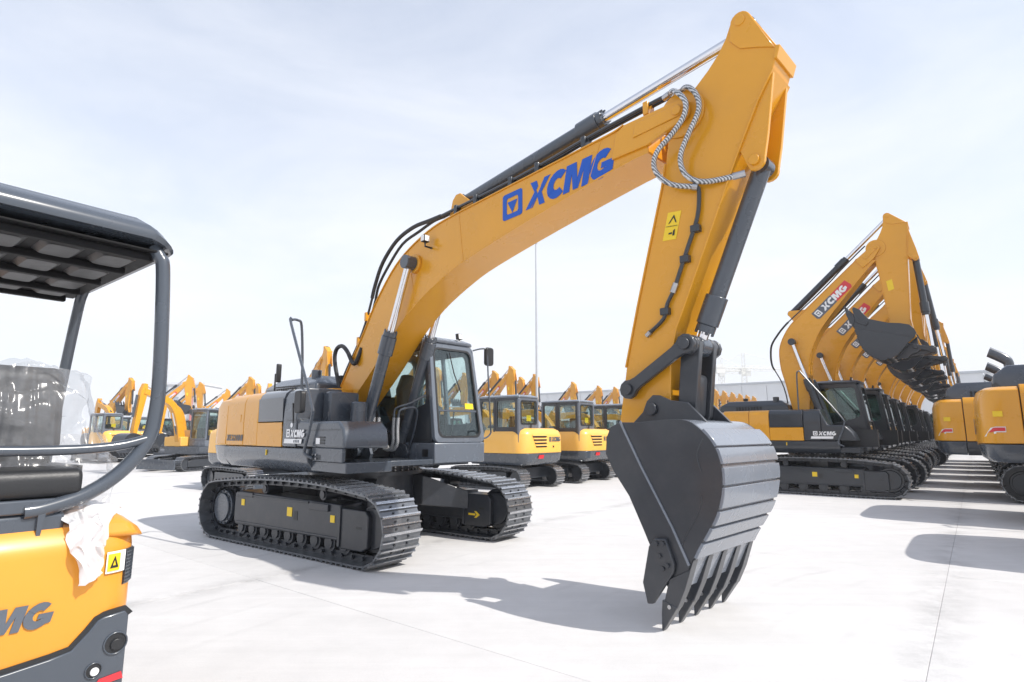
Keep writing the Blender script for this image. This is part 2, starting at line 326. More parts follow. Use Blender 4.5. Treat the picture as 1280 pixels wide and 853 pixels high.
# ------------------------------------------------------------------ crawler tracks
def track_path(xs, xi, zc_s, zc_i, rs, ri, ztop, carriers):
    pts = [(x, 0) for x in [xs + (xi - xs) * k / 24 for k in range(25)]]
    pts += [(xi + ri * math.sin(R(a)), zc_i - ri * math.cos(R(a))) for a in range(6, 180, 6)]
    top = [(xi, zc_i + ri)] + [(c, ztop) for c in carriers] + [(xs, zc_s + rs)]
    cm = catmull([(a, b) for a, b in top], 8); pts += [(p[0], p[1]) for p in cm]
    pts += [(xs - rs * math.sin(R(a)), zc_s + rs * math.cos(R(a))) for a in range(6, 180, 6)]
    return pts
def resample(pts, n):
    L_ = [0]
    for i in range(len(pts)): L_.append(L_[-1] + math.dist(pts[i], pts[(i + 1) % len(pts)]))
    tot = L_[-1]; o = []; i = 0
    for k in range(n):
        d = tot * k / n
        while L_[i + 1] < d: i += 1
        t = (d - L_[i]) / max(1e-9, L_[i + 1] - L_[i]); a, b = pts[i], pts[(i + 1) % len(pts)]
        o.append((a[0] + (b[0] - a[0]) * t, a[1] + (b[1] - a[1]) * t))
    return o, tot / n
def shoe_mb(pitch, wd, b=None, M=None):
    h = wd / 2; p = pitch
    prof = [(-p * .52, 0), (-p * .52, .026), (-p * .44, .032), (-p * .40, .004), (-p * .10, .004), (-p * .06, .028), (p * .02, .028), (p * .06, .004), (p * .34, .004), (p * .38, .026), (p * .47, .026), (p * .50, -.002), (p * .50, -.016), (-p * .5, -.016)]
    b = b or MB()
    rings = [[(x, -h, z) for x, z in prof], [(x, h, z) for x, z in prof]]
    if M: rings = [[tuple(M @ Vector(q)) for q in r] for r in rings]
    return b.loft(rings)
def shoe_mats(path, n):
    pts, pitch = resample(path, n); ms = []
    for i in range(n):
        a, b = pts[i], pts[(i + 1) % n]; d = Vector((b[0] - a[0], 0, b[1] - a[1])).normalized()
        nrm = Vector((d.z, 0, -d.x))        # outward of a loop that runs forward along the ground
        c = ((a[0] + b[0]) / 2, 0, (a[1] + b[1]) / 2)
        M = Matrix((( d.x, 0, nrm.x, c[0]), (0, 1, 0, 0), (d.z, 0, nrm.z, c[2]), (0, 0, 0, 1)))
        ms.append((M, pitch))
    return ms
def grouser(o):                             # rib crests worn bright
    o.data.materials.append(SHOE2)
    for p in o.data.polygons:
        if p.index % 16 in (1, 5, 9): p.material_index = 1
    return o
def track(root, yc, path, n, wd, single, shoe_mat, lift=.034):
    """belt of shoes on a chain; the outline is the tread's outer edge"""
    ms = shoe_mats(path, n); pitch = ms[0][1]
    ch = MB()
    for k, (M, p) in enumerate(ms):
        for sgn in (-1, 1):
            q = Matrix.Translation((0, yc, 0)) @ M
            c = [tuple(q @ Vector((x, sgn * .095 * wd / .6 + y, z))) for z in (-.05, -.135) for x, y in ((-p * .47, -.022), (p * .47, -.022), (p * .47, .022), (-p * .47, .022))]
            ch.loft([c[:4], c[4:]])
        ch.cyl(tuple(Matrix.Translation((0, yc, 0)) @ M @ Vector((p * .5, -.16 * wd / .6, -.095))), tuple(Matrix.Translation((0, yc, 0)) @ M @ Vector((p * .5, .16 * wd / .6, -.095))), .024, 6)
    chain = ch.obj('track_chain', UNDER, root)
    if single:
        proto = grouser(shoe_mb(pitch, wd).obj('track_shoe', shoe_mat, chain))
        hb = MB()
        for y in (-.09, -.03, .03, .09): hb.cyl((.02 if abs(y) > .05 else -.03, y, .003), (.02 if abs(y) > .05 else -.03, y, .016), .013, 6)
        for k, (M, p) in enumerate(ms):
            o = proto if k == 0 else proto.copy()
            if k: col.objects.link(o)
            o.parent = chain; o.matrix_local = Matrix.Translation((0, yc, 0)) @ M @ Matrix.Translation((0, 0, -lift))
        bb = MB()
        for M, p in ms:
            for y in (-.10, .10):
                for x in (-.05, .035):
                    q = Matrix.Translation((0, yc, 0)) @ M; bb.cyl(tuple(q @ Vector((x, y, -.032))), tuple(q @ Vector((x, y, -.014))), .014, 6)
        bb.obj('shoe_bolts', UNDER, chain)['kind'] = 'stuff'
    else:
        b = MB()
        for M, p in ms: shoe_mb(pitch, wd, b, Matrix.Translation((0, yc, 0)) @ M @ Matrix.Translation((0, 0, -lift)))
        grouser(b.obj('track_shoes', shoe_mat, chain))['kind'] = 'stuff'
    return chain

# ------------------------------------------------------------------ the 22 tonne class excavator (right-hand side towards -Y, boom in the XZ plane)
F0, P0, T0 = Vector((-.48, 1.95)), Vector((5.725, 4.696)), Vector((5.337, 1.825))    # boom foot, boom/arm pivot, arm tip pin
def planar(o0, a0, o1, ang, sx, sy):
    """maps the XZ plane: about o0, axis angle a0 -> o1, rotated by ang, scaled along / across the axis"""
    c0, s0 = math.cos(a0), math.sin(a0); c1, s1 = math.cos(a0 + ang), math.sin(a0 + ang)
    def f(p):
        dx, dz = p[0] - o0[0], p[-1] - o0[1]
        u, v = (dx * c0 + dz * s0) * sx, (-dx * s0 + dz * c0) * sy
        X, Z = o1[0] + u * c1 - v * s1, o1[1] + u * s1 + v * c1
        return (X, p[1], Z) if len(p) == 3 else (X, Z)
    return f
def circle_x(a, ra, b, rb):
    a, b = Vector(a), Vector(b); d = (b - a).length; d = min(d, ra + rb - 1e-4); x = (ra * ra - rb * rb + d * d) / (2 * d); h = math.sqrt(max(0, ra * ra - x * x)); e = (b - a).normalized(); n = Vector((-e.y, e.x))
    return [tuple(a + e * x + n * h), tuple(a + e * x - n * h)]
def cylinder(root, p0, p1, y, r, name, sw, gland_at, body_len, rod_r, detail=True):
    p0, p1 = Vector((p0[0], y, p0[1])), Vector((p1[0], y, p1[1])); d = (p1 - p0).normalized()
    e = p0 + d * body_len
    b = MB(); b.cyl(p0 - d * .0, e, r, 20)
    b.cyl(p0 + Vector((0, -r * .9, 0)), p0 + Vector((0, r * .9, 0)), r * 1.05, 16)
    o = b.obj(name, GREYC, root, rz=sw)
    g = MB(); g.cyl(e - d * .30, e - d * .02, r * 1.28, 20); g.cyl(e - d * .02, e + d * .05, r * 1.12, 20)
    if detail:
        for k in range(8):
            a = 2 * math.pi * k / 8; u = d.orthogonal().normalized(); vv = d.cross(u); q = e + (u * math.cos(a) + vv * math.sin(a)) * r * 1.02
            g.cyl(q, q + d * .075, r * .14, 6)
    g.obj('cylinder_gland', GREYC, o, bevel=.006)
    q = MB(); q.cyl(e, p1 - d * r * .9, rod_r, 20); q.obj('piston_rod', CHROME, o)
    h = MB(); h.cyl(p1 + Vector((0, -r * 1.05, 0)), p1 + Vector((0, r * 1.05, 0)), r * 1.15, 18); h.obj('rod_eye', GREYC, o, bevel=.006)
    return o
GREYC = GREY

def big_excavator(name, loc, yaw, label, group, swing, pose, style, detail):
    """style: dict of materials and decals; detail True = every shoe, roller, bolt and hose"""
    global GREYC
    S = style; YP, GP, CP, UP = S['yellow'], S['grey'], S['cab'], S['under']; GREYC = S['cyl']
    root = empty(name, loc, yaw, label, 'excavator', group); UO = S.get('uoff', 0)
    sw = swing
    # ---------------- undercarriage
    path = track_path(-1.86, 1.74, .45, .45, .45, .45, .985, (.75, -.65))
    for sg in (-1, 1):
        yc = sg * 1.19
        track(root, yc, path, 49, .6, detail, S['shoe'])
        f = MB()
        prof = [(-1.36, .24), (-1.42, .30), (-1.42, .70), (-1.30, .74), (1.18, .70), (1.18, .66), (1.66, .66), (1.72, .60), (1.72, .22), (1.60, .17), (1.18, .17), (1.16, .26)]
        f.prism(prof, yc - .165 if sg < 0 else yc - .19, yc + .19 if sg < 0 else yc + .165)
        fr = f.obj('track_frame', UP, root, bevel=.014)
        yo = yc + sg * .165 if sg < 0 else yc - .19        # face towards the photographer
        g = MB(); g.box(-1.34, 1.14, yo - .012, yo, .27, .30); g.box(-1.34, -.9, yo - .02, yo, .66, .725); g.box(-.2 + .75, .95, yo - .03, yo, .60, .69); g.box(1.15, 1.20, yo - .02, yo, .19, .68); g.box(-1.2, .5, yo - .018, yo, .672, .70)
        g.obj('frame_rib', UP, fr, bevel=.006)
        g = MB(); g.box(1.50, 1.60, yo - .002, yo + .0, .435, .465); g.obj('frame_slot', BLACK, fr)
        if sg < 0:
            g = MB(); g.box(.16, .25, yo - .004, yo, .43, .55); g.obj('frame_slot', BLACK, fr)
            for x, z, s in ((-1.22, .53, .09), (.0, .47, .12), (.98, .47, .09)):
                g = MB(); g.box(x, x + s, yo - .006, yo - .002, z, z + s); g.obj('yellow_sticker', YSTK, fr)
        elif detail:
            decal([[(0, .035), (.14, .035), (.14, .065), (0, .065)], [(.12, .0), (.16, 0), (.23, .05), (.16, .1), (.12, .1), (.17, .05)]], lambda u, v, k: (1.28 + u, yo - k, .30 + v), 'direction_arrow', YSTK, fr)
        sp = MB(); teeth = []
        for k in range(44):
            a = 2 * math.pi * k / 44; rr = .345 if k % 2 else .30; teeth.append((-1.86 + rr * math.cos(a), .45 + rr * math.sin(a)))
        sp.prism(teeth, yc - .035, yc + .035); so = sp.obj('sprocket', UP, root)
        hb = MB(); hb.cyl((-1.86, yc - .05, .45), (-1.86, yc + sg * .12 if sg < 0 else yc - .12, .45), .27, 28); hb.cyl((-1.86, yc + (-.12), .45), (-1.86, yc - .15, .45), .22, 28)
        ho = hb.obj('final_drive_hub', S['hub'], so, bevel=.01)
        bt = MB()
        for k in range(16): a = 2 * math.pi * k / 16; bt.cyl((-1.86 + .245 * math.cos(a), yc - .13, .45 + .245 * math.sin(a)), (-1.86 + .245 * math.cos(a), yc - .115, .45 + .245 * math.sin(a)), .014, 6)
        bt.obj('hub_bolts', UP, so)['kind'] = 'stuff'
        idl = MB(); idl.cyl((1.74, yc - .05, .45), (1.74, yc + .05, .45), .30, 32); idl.cyl((1.74, yc - .10, .45), (1.74, yc + .10, .45), .24, 32); idl.obj('idler', UP, root, bevel=.01)
        for x in [-1.22 + k * .31 for k in range(9)] if detail else [-1.2 + k * .48 for k in range(6)]:
            r = MB(); r.cyl((x, yc - .14, .21), (x, yc - .07, .21), .115, 14); r.cyl((x, yc + .07, .21), (x, yc + .14, .21), .115, 14); r.cyl((x, yc - .16, .21), (x, yc + .16, .21), .07, 12)
            r.obj('track_roller', UP, root)
        for x in (.75, -.65):
            r = MB(); r.cyl((x, yc - .13, .80), (x, yc + .1, .80), .075, 14); r.cyl((x, yc - .15, .80), (x, yc - .13, .80), .05, 12); r.box(x - .05, x + .05, yc + .05, yc + .12, .66, .84); r.obj('carrier_roller', UP, root)
    cb = MB()
    cb.loft([[(.75 * math.cos(R(a)), .75 * math.sin(R(a)), z) for a in range(0, 360, 15)] for z in (.55, .98)])
    car = cb.obj('car_body', UP, root, bevel=.01)
    for sx in (-1, 1):
        for sg in (-1, 1):
            l = MB(); x0, x1 = (.25, 1.28) if sx > 0 else (-.25, -1.28)
            l.loft([[(x0 * 0 + sx * .05, sg * .45, .50), (x1 * .62, sg * .45, .50), (x1 * .62, sg * .45, .96), (sx * .05, sg * .45, .96)],
                    [(sx * .55, sg * 1.0, .42), (x1, sg * 1.0, .42), (x1, sg * 1.0, .70), (sx * .55, sg * 1.0, .74)]])
            l.obj('frame_leg', UP, car, bevel=.015)
    if UO:
        for o in list(bpy.data.objects):
            if o.parent == root: o.location.x = UO
    # swing bearing with bolts
    sb = MB(); sb.cyl((0, 0, .98), (0, 0, 1.04), .86, 48); sb.cyl((0, 0, 1.04), (0, 0, 1.14), .80, 48); sbo = sb.obj('swing_bearing', UP, root)
    bt = MB()
    for k in range(40):
        a = 2 * math.pi * k / 40
        for zz in (1.055, 1.105): bt.cyl((.79 * math.cos(a), .79 * math.sin(a), zz), (.825 * math.cos(a), .825 * math.sin(a), zz), .015, 6)
    bt.obj('bearing_bolts', STEEL, sbo)['kind'] = 'stuff'
    # ---------------- upper structure (swung by sw)
    zs = [S.get('zs', 1.0)]
    def P(mb, n, m, parent=None, **k):
        if zs[0] != 1: mb.v = [(x, y, z if z < 1.42 else 1.42 + (z - 1.42) * zs[0]) for x, y, z in mb.v]
        return mb.obj(n, m, parent or root, rz=(0 if parent else sw), **k)
    dk = MB(); dk.box(-2.3, 1.22, -.62, .40, 1.14, 1.22); dk.box(-2.5, .70, -1.28, -.62, 1.13, 1.22); dk.box(.70, 1.60 if detail else 1.15, -1.30, -.62, 1.10, 1.235); dk.box(-2.4, .9, .40, 1.36, 1.10, 1.20)
    dko = P(dk, 'deck', GP, bevel=.01)
    for y in (-.36, .30):
        b = MB(); b.prism([(-.9, 1.22), (.62, 1.22), (.66, 1.30), (.60, 1.42), (.35, 1.50), (-.1, 1.75), (-.3, 2.05), (-.62, 2.05), (-.9, 1.6)], y, y + .05); P(b, 'boom_bracket', GP, dko, bevel=.006)
    # counterweight
    cwp = []
    for (z, gx, gy) in ((1.08, .16, .10), (1.16, .06, .04), (1.40, .0, 0), (1.42, .0, 0), (2.05, .02, .01), (2.16, .07, .05), (2.21, .18, .16)):
        ring = []
        for k in range(-12, 13):
            t = k / 12; a = t * 90
            ex = (3.22 if detail else 2.95) - gx
            # rounded rectangular tail: superellipse in plan
            ca, sa = math.cos(R(a)), math.sin(R(a))
            px = -(2.28 + (ex - 2.28) * abs(ca) ** .45); py = (1.36 - gy) * math.copysign(abs(sa) ** .5, sa)
            ring.append((px, py, z))
        cwp.append(ring)
    lo = MB(); lo.loft([r for r in cwp[:3]]); c1 = P(lo, 'counterweight', S['cwlow'], bevel=.01)
    hi = MB(); hi.loft([r for r in cwp[3:]]); P(hi, 'counterweight_upper', YP, c1, bevel=.012)
    if S.get('cwdecal'):
        ringm = cwp[3]; acc = [0]
        for i_ in range(len(ringm) - 1): acc.append(acc[-1] + math.dist(ringm[i_][:2], ringm[i_ + 1][:2]))
        def on_cw(u, v, k):          # u runs round the tail from the right-hand front edge to the rear
            u_ = max(0, min(acc[-1] - 1e-4, u)); i_ = 0
            while acc[i_ + 1] < u_: i_ += 1
            t_ = (u_ - acc[i_]) / (acc[i_ + 1] - acc[i_]); a_, b_ = Vector(ringm[i_]), Vector(ringm[i_ + 1]); d_ = (b_ - a_).normalized(); p_ = a_.lerp(b_, t_); nn = Vector((-d_.y, d_.x, 0))
            if nn.dot(p_ + Vector((2.0, 0, 0))) < 0: nn = -nn
            p_ = p_ + nn * (k + .004); return (p_.x, p_.y, v)
        def strips(u0_, u1_, za, zb, sh=0, n_=6): return [[(u0_ + (u1_ - u0_) * j / n_ + sh * 0, za), (u0_ + (u1_ - u0_) * (j + 1) / n_, za), (u0_ + (u1_ - u0_) * (j + 1) / n_, zb), (u0_ + (u1_ - u0_) * j / n_, zb)] for j in range(n_)]
        decal([[(.24, 1.72), (.38, 1.72), (.38, 1.62), (.24, 1.62)], [(.38, 1.72), (.46, 1.70), (.60, 1.54), (.38, 1.60)]], on_cw, 'white_flash', WHITE, c1)
        decal([[(.25, 1.705), (.38, 1.705), (.38, 1.64), (.25, 1.64)], [(.38, 1.705), (.42, 1.70), (.50, 1.61), (.38, 1.64)]], lambda u, v, k: on_cw(u, v, k + .005), 'red_flash', RED, c1)
        decal([[(.26, 1.90), (.40, 1.90), (.40, 2.0), (.26, 2.0)]], on_cw, 'yellow_sticker', YSTK, c1)
        wp, wl = word('XCMG', .30, .16, .05); c_ = acc[-1] / 2
        decal([[(c_ + wl / 2 - u, 1.58 + v) for u, v in pl] for pl in wp], on_cw, 'tail_lettering', DTXT, c1)
    for y in (-.6, .6):
        e = MB(); e.prism([(-2.62, 2.19), (-2.62, 2.26), (-2.56, 2.31), (-2.50, 2.26), (-2.50, 2.19)], y - .02, y + .02); P(e, 'lifting_lug', GP, c1)
    # skirt below the doors
    for sg in (-1, 1):
        sk = MB(); sk.prismx([(sg * 1.36, 1.395), (sg * 1.375, 1.26), (sg * 1.36, 1.20), (sg * 1.24, 1.07), (sg * 1.10, 1.07), (sg * 1.10, 1.395)], -2.27, .72 if sg < 0 else -.5); P(sk, 'skirt_panel', S['skirt'], bevel=.012)
    # right-hand yellow doors: rear cooler door, pump door
    def side_door(x0, x1, z0, z1, m, nm, y=-1.355, r=.035):
        b = MB(); b.prismx([(y, z0), (y - .006, z0 + .35), (y, z1 - .16), (y + .035, z1 - .06), (y + .11, z1), (y + .35, z1 + .012), (y + .35, z0)], x0, x1)
        return P(b, nm, m, bevel=.014, seg=3)
    if detail or True:
        d1 = side_door(-2.262, -1.545, 1.41, 2.235, YP, 'rear_door'); d2 = side_door(-1.535, -1.0, 1.41, 2.24, YP, 'pump_door')
        d3 = side_door(-.99, -.135, 1.41, 1.765, YP, 'lower_door')
        side_door(-.99, -.135, 1.775, 2.245, S['panel'], 'grey_side_panel')
        h = MB(); h.box(-1.74, -1.66, -1.366, -1.355, 1.78, 1.90); P(h, 'door_latch', YP, d1, bevel=.006)
        h = MB(); h.box(-.58, -.56, -1.385, -1.37, 1.28, 1.36); P(h, 'reflector', YSTK, d3)
        if S.get('model'):
            wp, wl = word(S['model'], .10, .10, .20)
            decal(wp, lambda u, v, k: (-2.21 + u, -1.361 - k, 1.48 + v), 'model_lettering', DTXT, d1, 0)
    # left-hand side wall (away from the photographer)
    b = MB(); b.prismx([(1.355, 1.41), (1.36, 1.8), (1.355, 2.08), (1.32, 2.18), (1.24, 2.24), (.9, 2.25), (.9, 1.41)], -2.262, -.56); P(b, 'left_door', YP, bevel=.014)
    # body core and hood
    b = MB(); b.box(-2.29, -.60, -1.02, .92, 1.22, 2.22); b.box(-.60, -.15, -1.0, -.30, 1.22, 2.20); P(b, 'engine_bay', GP)
    hd = MB(); hd.loft([[(-2.62, -.62, 2.225), (-.62, -.62, 2.225), (-.62, .86, 2.225), (-2.62, .86, 2.225)], [(-2.58, -.60, 2.42), (-.66, -.60, 2.42), (-.66, .84, 2.42), (-2.58, .84, 2.42)], [(-2.36, -.44, 2.56), (-.85, -.44, 2.56), (-.85, .68, 2.56), (-2.36, .68, 2.56)]])
    ho = P(hd, 'engine_hood', S['hood'], bevel=.03, seg=3)
    b = MB()
    for k in range(9): b.box(-2.1 + k * .085, -2.05 + k * .085, -.623, -.60, 2.27, 2.38)
    P(b, 'hood_grille', BLACK, ho)
    if S.get('exhaust') == 'elbow':
        b = MB(); b.tube(catmull([(-1.25, -.25, 2.5), (-1.25, -.25, 2.86), (-1.30, -.25, 2.98), (-1.62, -.25, 3.16)], 5), .105, 14); P(b, 'exhaust_stack', S['hood'], ho)
        b = MB(); b.cyl((-.95, .45, 2.5), (-.95, .45, 2.74), .09, 16); b.cyl((-.95, .45, 2.74), (-.95, .45, 2.80), .13, 16); P(b, 'air_precleaner', BLACK, ho)
    else:
        b = MB(); b.cyl((-1.0, -.42, 2.5), (-1.0, -.42, 2.66), .085, 18); P(b, 'exhaust_stack', S['hood'], ho, bevel=.008)
        b = MB(); b.cyl((-2.05, .2, 2.5), (-2.05, .2, 2.60), .05, 12); b.cyl((-2.05, .2, 2.60), (-2.05, .2, 2.68), .075, 12); P(b, 'filler_cap', BLACK, ho, bevel=.01)
    # fuel tank and tool box ahead of it
    tk = MB(); tk.prismx([(-1.35, 1.41), (-1.352, 1.80), (-1.335, 2.10), (-1.29, 2.20), (-1.18, 2.25), (-.66, 2.25), (-.66, 1.41)], -.125, .30); to = P(tk, 'fuel_tank', S['tank'], bevel=.02, seg=3)
    b = MB(); b.prism([(.305, 1.41), (.305, 1.82), (.40, 1.775), (.72, 1.755), (1.44, 1.755), (1.56, 1.66), (1.60, 1.52), (1.60, 1.41)] if detail else [(.30, 1.41), (.30, 2.18), (.38, 2.0), (.46, 1.82), (.86, 1.80), (1.02, 1.62), (1.10, 1.41)], -1.34, -.68); bx = P(b, 'tool_box', S['tank'], bevel=.03, seg=3)
    if detail:
        g = MB(); g.box(.33, 1.50, -1.343, -1.34, 1.640, 1.648); g.box(.0, .55, -1.356, -1.352, 1.782, 1.790); P(g, 'panel_gap', BLACK, bx)
        for k in range(3): v = MB(); v.box(.95, 1.12, -1.345, -1.338, 1.535 - k * .036, 1.557 - k * .036); P(v, 'vent_slot', BLACK, bx)
        g = MB(); g.box(.88, .99, -1.346, -1.341, 1.46, 1.54); P(g, 'paper_label', WHITE, bx)
        s_ = MB(); s_.box(.76, 1.02, -1.33, -1.1, 1.24, 1.33); s_.box(.76, 1.55, -1.33, -1.28, 1.235, 1.41); P(s_, 'step', GP, bx, bevel=.01)
        for k in range(4): q = MB(); q.cyl((.80 + .09 * (k % 2), -1.335, 1.27 + .05 * (k // 2)), (.80 + .09 * (k % 2), -1.345, 1.27 + .05 * (k // 2)), .014, 8); P(q, 'bolt', STEEL, bx)
        b = MB(); b.box(.32, .52, -.98, -.50, 1.75, 2.20); P(b, 'battery_cover', GP, bevel=.03); b = MB(); b.cyl((.72, -.62, 1.75), (.72, -.62, 2.05), .12, 20); P(b, 'filter_canister', GP, bevel=.02)
        b = MB(); b.box(-.6, -.1, -.6, .3, 2.22, 2.30); P(b, 'yellow_cover', YP, bevel=.01)
    else:
        b = MB(); b.box(.62, 1.5, -.68, -.5, 1.25, 1.7); P(b, 'valve_cover', BLACK)
    b = MB(); b.box(-.35, .22, -.60, .28, 1.22, 1.62); P(b, 'valve_block', BLACK, bevel=.02)
    # white lettering on the tank
    wp, wl = word('XCMG', .105, .15, .06); ic = icon(.115)
    x0 = .02 if detail else .10
    polys = [[(u, v) for u, v in pl] for pl in ic] + [[(u + .14, v) for u, v in pl] for pl in wp] + [[(-.07, -.085), (.50, -.085), (.52, -.022), (-.05, -.022)]]
    decal(polys, lambda u, v, k: (x0 + u * .93, -1.3535 - k, 1.545 + v), 'tank_lettering', WHITE, to, 0)
    if detail:
        decal([circ(.0, .0, .035, 14)], lambda u, v, k: (.17 + u, -1.3535 - k, 1.715 + v), 'round_badge', WHITE, to, 0)
        dt = [[(.26 + j * .05, -.072), (.29 + j * .05, -.072), (.29 + j * .05, -.036), (.26 + j * .05, -.036)] for j in range(4)]
        decal(dt, lambda u, v, k: (x0 + u * .93, -1.3575 - k, 1.545 + v), 'strip_print', DTXT, to, 0)
    # handrail, mirrors
    hr = MB(); y1 = -1.40
    hr.tube(catmull([(.80, y1 + .06, 1.27), (.70, y1, 1.33), (.70, y1, 1.42), (.85, y1, 1.82), (.78, y1, 2.06), (-.05, y1 + .05, 3.20), (-.09, y1 + .08, 3.28), (-.16, y1 + .2, 3.30), (-.24, y1 + .30, 3.24), (-.27, -1.04, 2.7), (-.28, -1.02, 2.2)], 4), .021, 8)
    P(hr, 'handrail', S['rail'])
    if detail:
        b = MB(); b.tube([(.27, -1.38, 1.74), (.27, -1.40, 2.02), (.34, -1.40, 2.02)], .012, 6); r_ = P(b, 'mirror_arm', BLACK); b = MB(); b.loft([[(x, -1.37 + k, z) for x, z in rrect(.33, .53, 1.88, 2.19, .05)] for k in (-.05, .03)]); P(b, 'mirror', BLACK, r_, bevel=.015)
        b = MB(); b.tube([(-1.75, -.8, 2.25), (-1.75, -.8, 2.62), (-1.62, -.8, 2.62)], .014, 6); b.tube([(-1.75, -.8, 2.38), (-.5, -.8, 2.36)], .012, 6); r_ = P(b, 'mirror_post', BLACK); b = MB(); b.loft([[(-1.56 + x, y, z) for x, z in rrect(-.03, .03, 2.46, 2.78, .025)] for y in (-.87, -.79)]); P(b, 'mirror', BLACK, r_, bevel=.015)
        b = MB(); b.tube(catmull([(-.45, -.25, 2.2), (-.62, -.30, 2.75), (-.60, -.30, 2.98), (-.42, -.3, 3.03), (-.24, -.3, 2.92), (-.10, -.3, 2.76), (.0, -.3, 2.70), (.06, -.28, 2.78), (.10, -.24, 2.95)], 5), .034, 10); P(b, 'return_hose', RUBBER)
    # ---------------- cab
    def cxf(p):
        x, y, z = p; k = max(0, z - 1.5); return (x - .13 * k * max(0, (x + .5) / 1.75), y - (y - .36) * .11 * k / 1.5, z)
    y0, yl = .37, 1.39
    b = MB(); b.box(-.5, 1.25, y0, yl, 1.15, 1.46); base = P(b, 'cab', CP, bevel=.02)
    n = 5
    fo = rrect(y0, yl, 1.46, 3.02, .09, n); fi = rrect(y0 + .085, yl - .085, 1.55, 2.93, .10, n)
    b = MB(cxf); b.ring(fo, fi, 1.17, 1.25, 'x'); P(b, 'front_frame', CP, base, bevel=.012)
    b = MB(cxf); b.ring(fo, rrect(y0 + .1, yl - .1, 1.9, 2.88, .10, n), -.5, -.43, 'x'); P(b, 'rear_frame', CP, base, bevel=.012)
    so_ = rrect(-.43, 1.17, 1.46, 3.02, .06, n)
    si = rrect(-.33, 1.08, 1.72, 2.90, .10, n); si = [(x, z if z > 2.3 else (z + (.32 if x > .85 else 0) )) for x, z in si]
    b = MB(cxf); b.ring(so_, si, y0, y0 + .06, 'y'); P(b, 'right_side_frame', S['cabside'], base, bevel=.01)
    b = MB(cxf); b.ring(so_, rrect(-.30, 1.05, 1.75, 2.88, .10, n), yl - .06, yl, 'y'); dr = P(b, 'door', CP, base, bevel=.01)
    b = MB(cxf); b.box(.36, .42, yl - .055, yl + .004, 1.5, 2.95); P(b, 'door_pillar', CP, dr)
    b = MB(cxf); b.loft([[(x, y, 3.02) for x, y in rrect(-.54, 1.28, y0 - .02, yl + .02, .12, n)], [(x, y, 3.07) for x, y in rrect(-.54, 1.30, y0 - .02, yl + .02, .14, n)], [(x, y, 3.115) for x, y in rrect(-.46, 1.2, y0 + .06, yl - .06, .14, n)]]); ro = P(b, 'roof', CP, base, bevel=.015)
    b = MB(cxf); b.box(.1, .8, y0 + .2, yl - .2, 3.10, 3.135); P(b, 'roof_hatch', CP, ro, bevel=.02)
    b = MB(cxf); b.box(1.20, 1.245, y0 + .06, yl - .06, 1.935, 1.965); P(b, 'windscreen_bar', S['seal'], base)
    b = MB(cxf); b.loft([[(1.222 + k, y, z) for y, z in rrect(y0 + .06, yl - .06, 1.945, 2.95, .08, n)] for k in (0, .006)]); P(b, 'upper_windscreen', S['glass'], base)
    b = MB(cxf); b.loft([[(1.222 + k, y, z) for y, z in rrect(y0 + .06, yl - .06, 1.53, 1.94, .08, n)] for k in (0, .006)]); P(b, 'lower_windscreen', S['glass'], base)
    b = MB(cxf); b.ring(rrect(y0 + .07, yl - .07, 1.535, 2.945, .11, n), rrect(y0 + .10, yl - .10, 1.565, 2.915, .10, n), 1.229, 1.256, 'x'); P(b, 'windscreen_seal', BLACK, base)
    for (x0_, x1_, yy, nm) in ((-.36, 1.12, y0 + .025, 'right_window'), (-.32, .37, yl - .035, 'rear_door_window'), (.41, 1.08, yl - .035, 'door_window')):
        b = MB(cxf); b.box(x0_, x1_, yy, yy + .006, 1.70, 2.93); P(b, nm, S['glass'], base if 'right' in nm else dr)
    b = MB(cxf); b.box(-.46, -.454, y0 + .07, yl - .07, 1.87, 2.92); P(b, 'rear_window', S['glass'], base)
    # inside
    b = MB(); b.box(-.1, .42, .62, 1.14, 1.50, 1.72); b.loft([[(-.12, .64, 1.70), (.04, .64, 1.70), (.04, 1.12, 1.70), (-.12, 1.12, 1.70)], [(-.26, .66, 2.35), (-.10, .66, 2.35), (-.10, 1.10, 2.35), (-.26, 1.10, 2.35)], [(-.28, .78, 2.62), (-.16, .78, 2.62), (-.16, .98, 2.62), (-.28, .98, 2.62)]]); b.box(-.1, .45, .46, .60, 1.48, 1.92); b.box(-.1, .45, 1.16, 1.28, 1.48, 1.92)
    st = P(b, 'operator_seat', SEAT, base, bevel=.04)
    b = MB(); b.tube([(.42, .53, 1.9), (.46, .53, 2.10)], [.014, .025], 8); b.tube([(.42, 1.22, 1.9), (.46, 1.22, 2.10)], [.014, .025], 8); b.tube([(.9, .8, 1.47), (.98, .8, 1.95)], .012, 6); b.tube([(.9, .96, 1.47), (.98, .96, 1.95)], .012, 6); b.box(.98, 1.1, .46, .58, 1.47, 2.02); P(b, 'control_levers', BLACK, base)
    if detail:
        b = MB(cxf); b.tube([(1.262, .80, 2.88), (1.264, .86, 2.55), (1.262, .97, 2.25)], .010, 6); P(b, 'wiper', BLACK, base)
        b = MB(cxf); b.box(1.229, 1.233, 1.06, 1.24, 1.985, 2.075); P(b, 'yellow_label', YSTK, base)
        for y, x in ((1.27, 1.0), (.45, .95)):
            l = MB(cxf); l.box(x, x + .08, y - .05, y + .05, 3.16, 3.26); l.cyl((x + .04, y, 3.10), (x + .04, y, 3.17), .015, 8); lo_ = P(l, 'work_lamp', BLACK, ro, bevel=.008)
            l = MB(cxf); l.box(x + .081, x + .086, y - .04, y + .04, 3.17, 3.25); P(l, 'lamp_lens', WHITE, lo_)
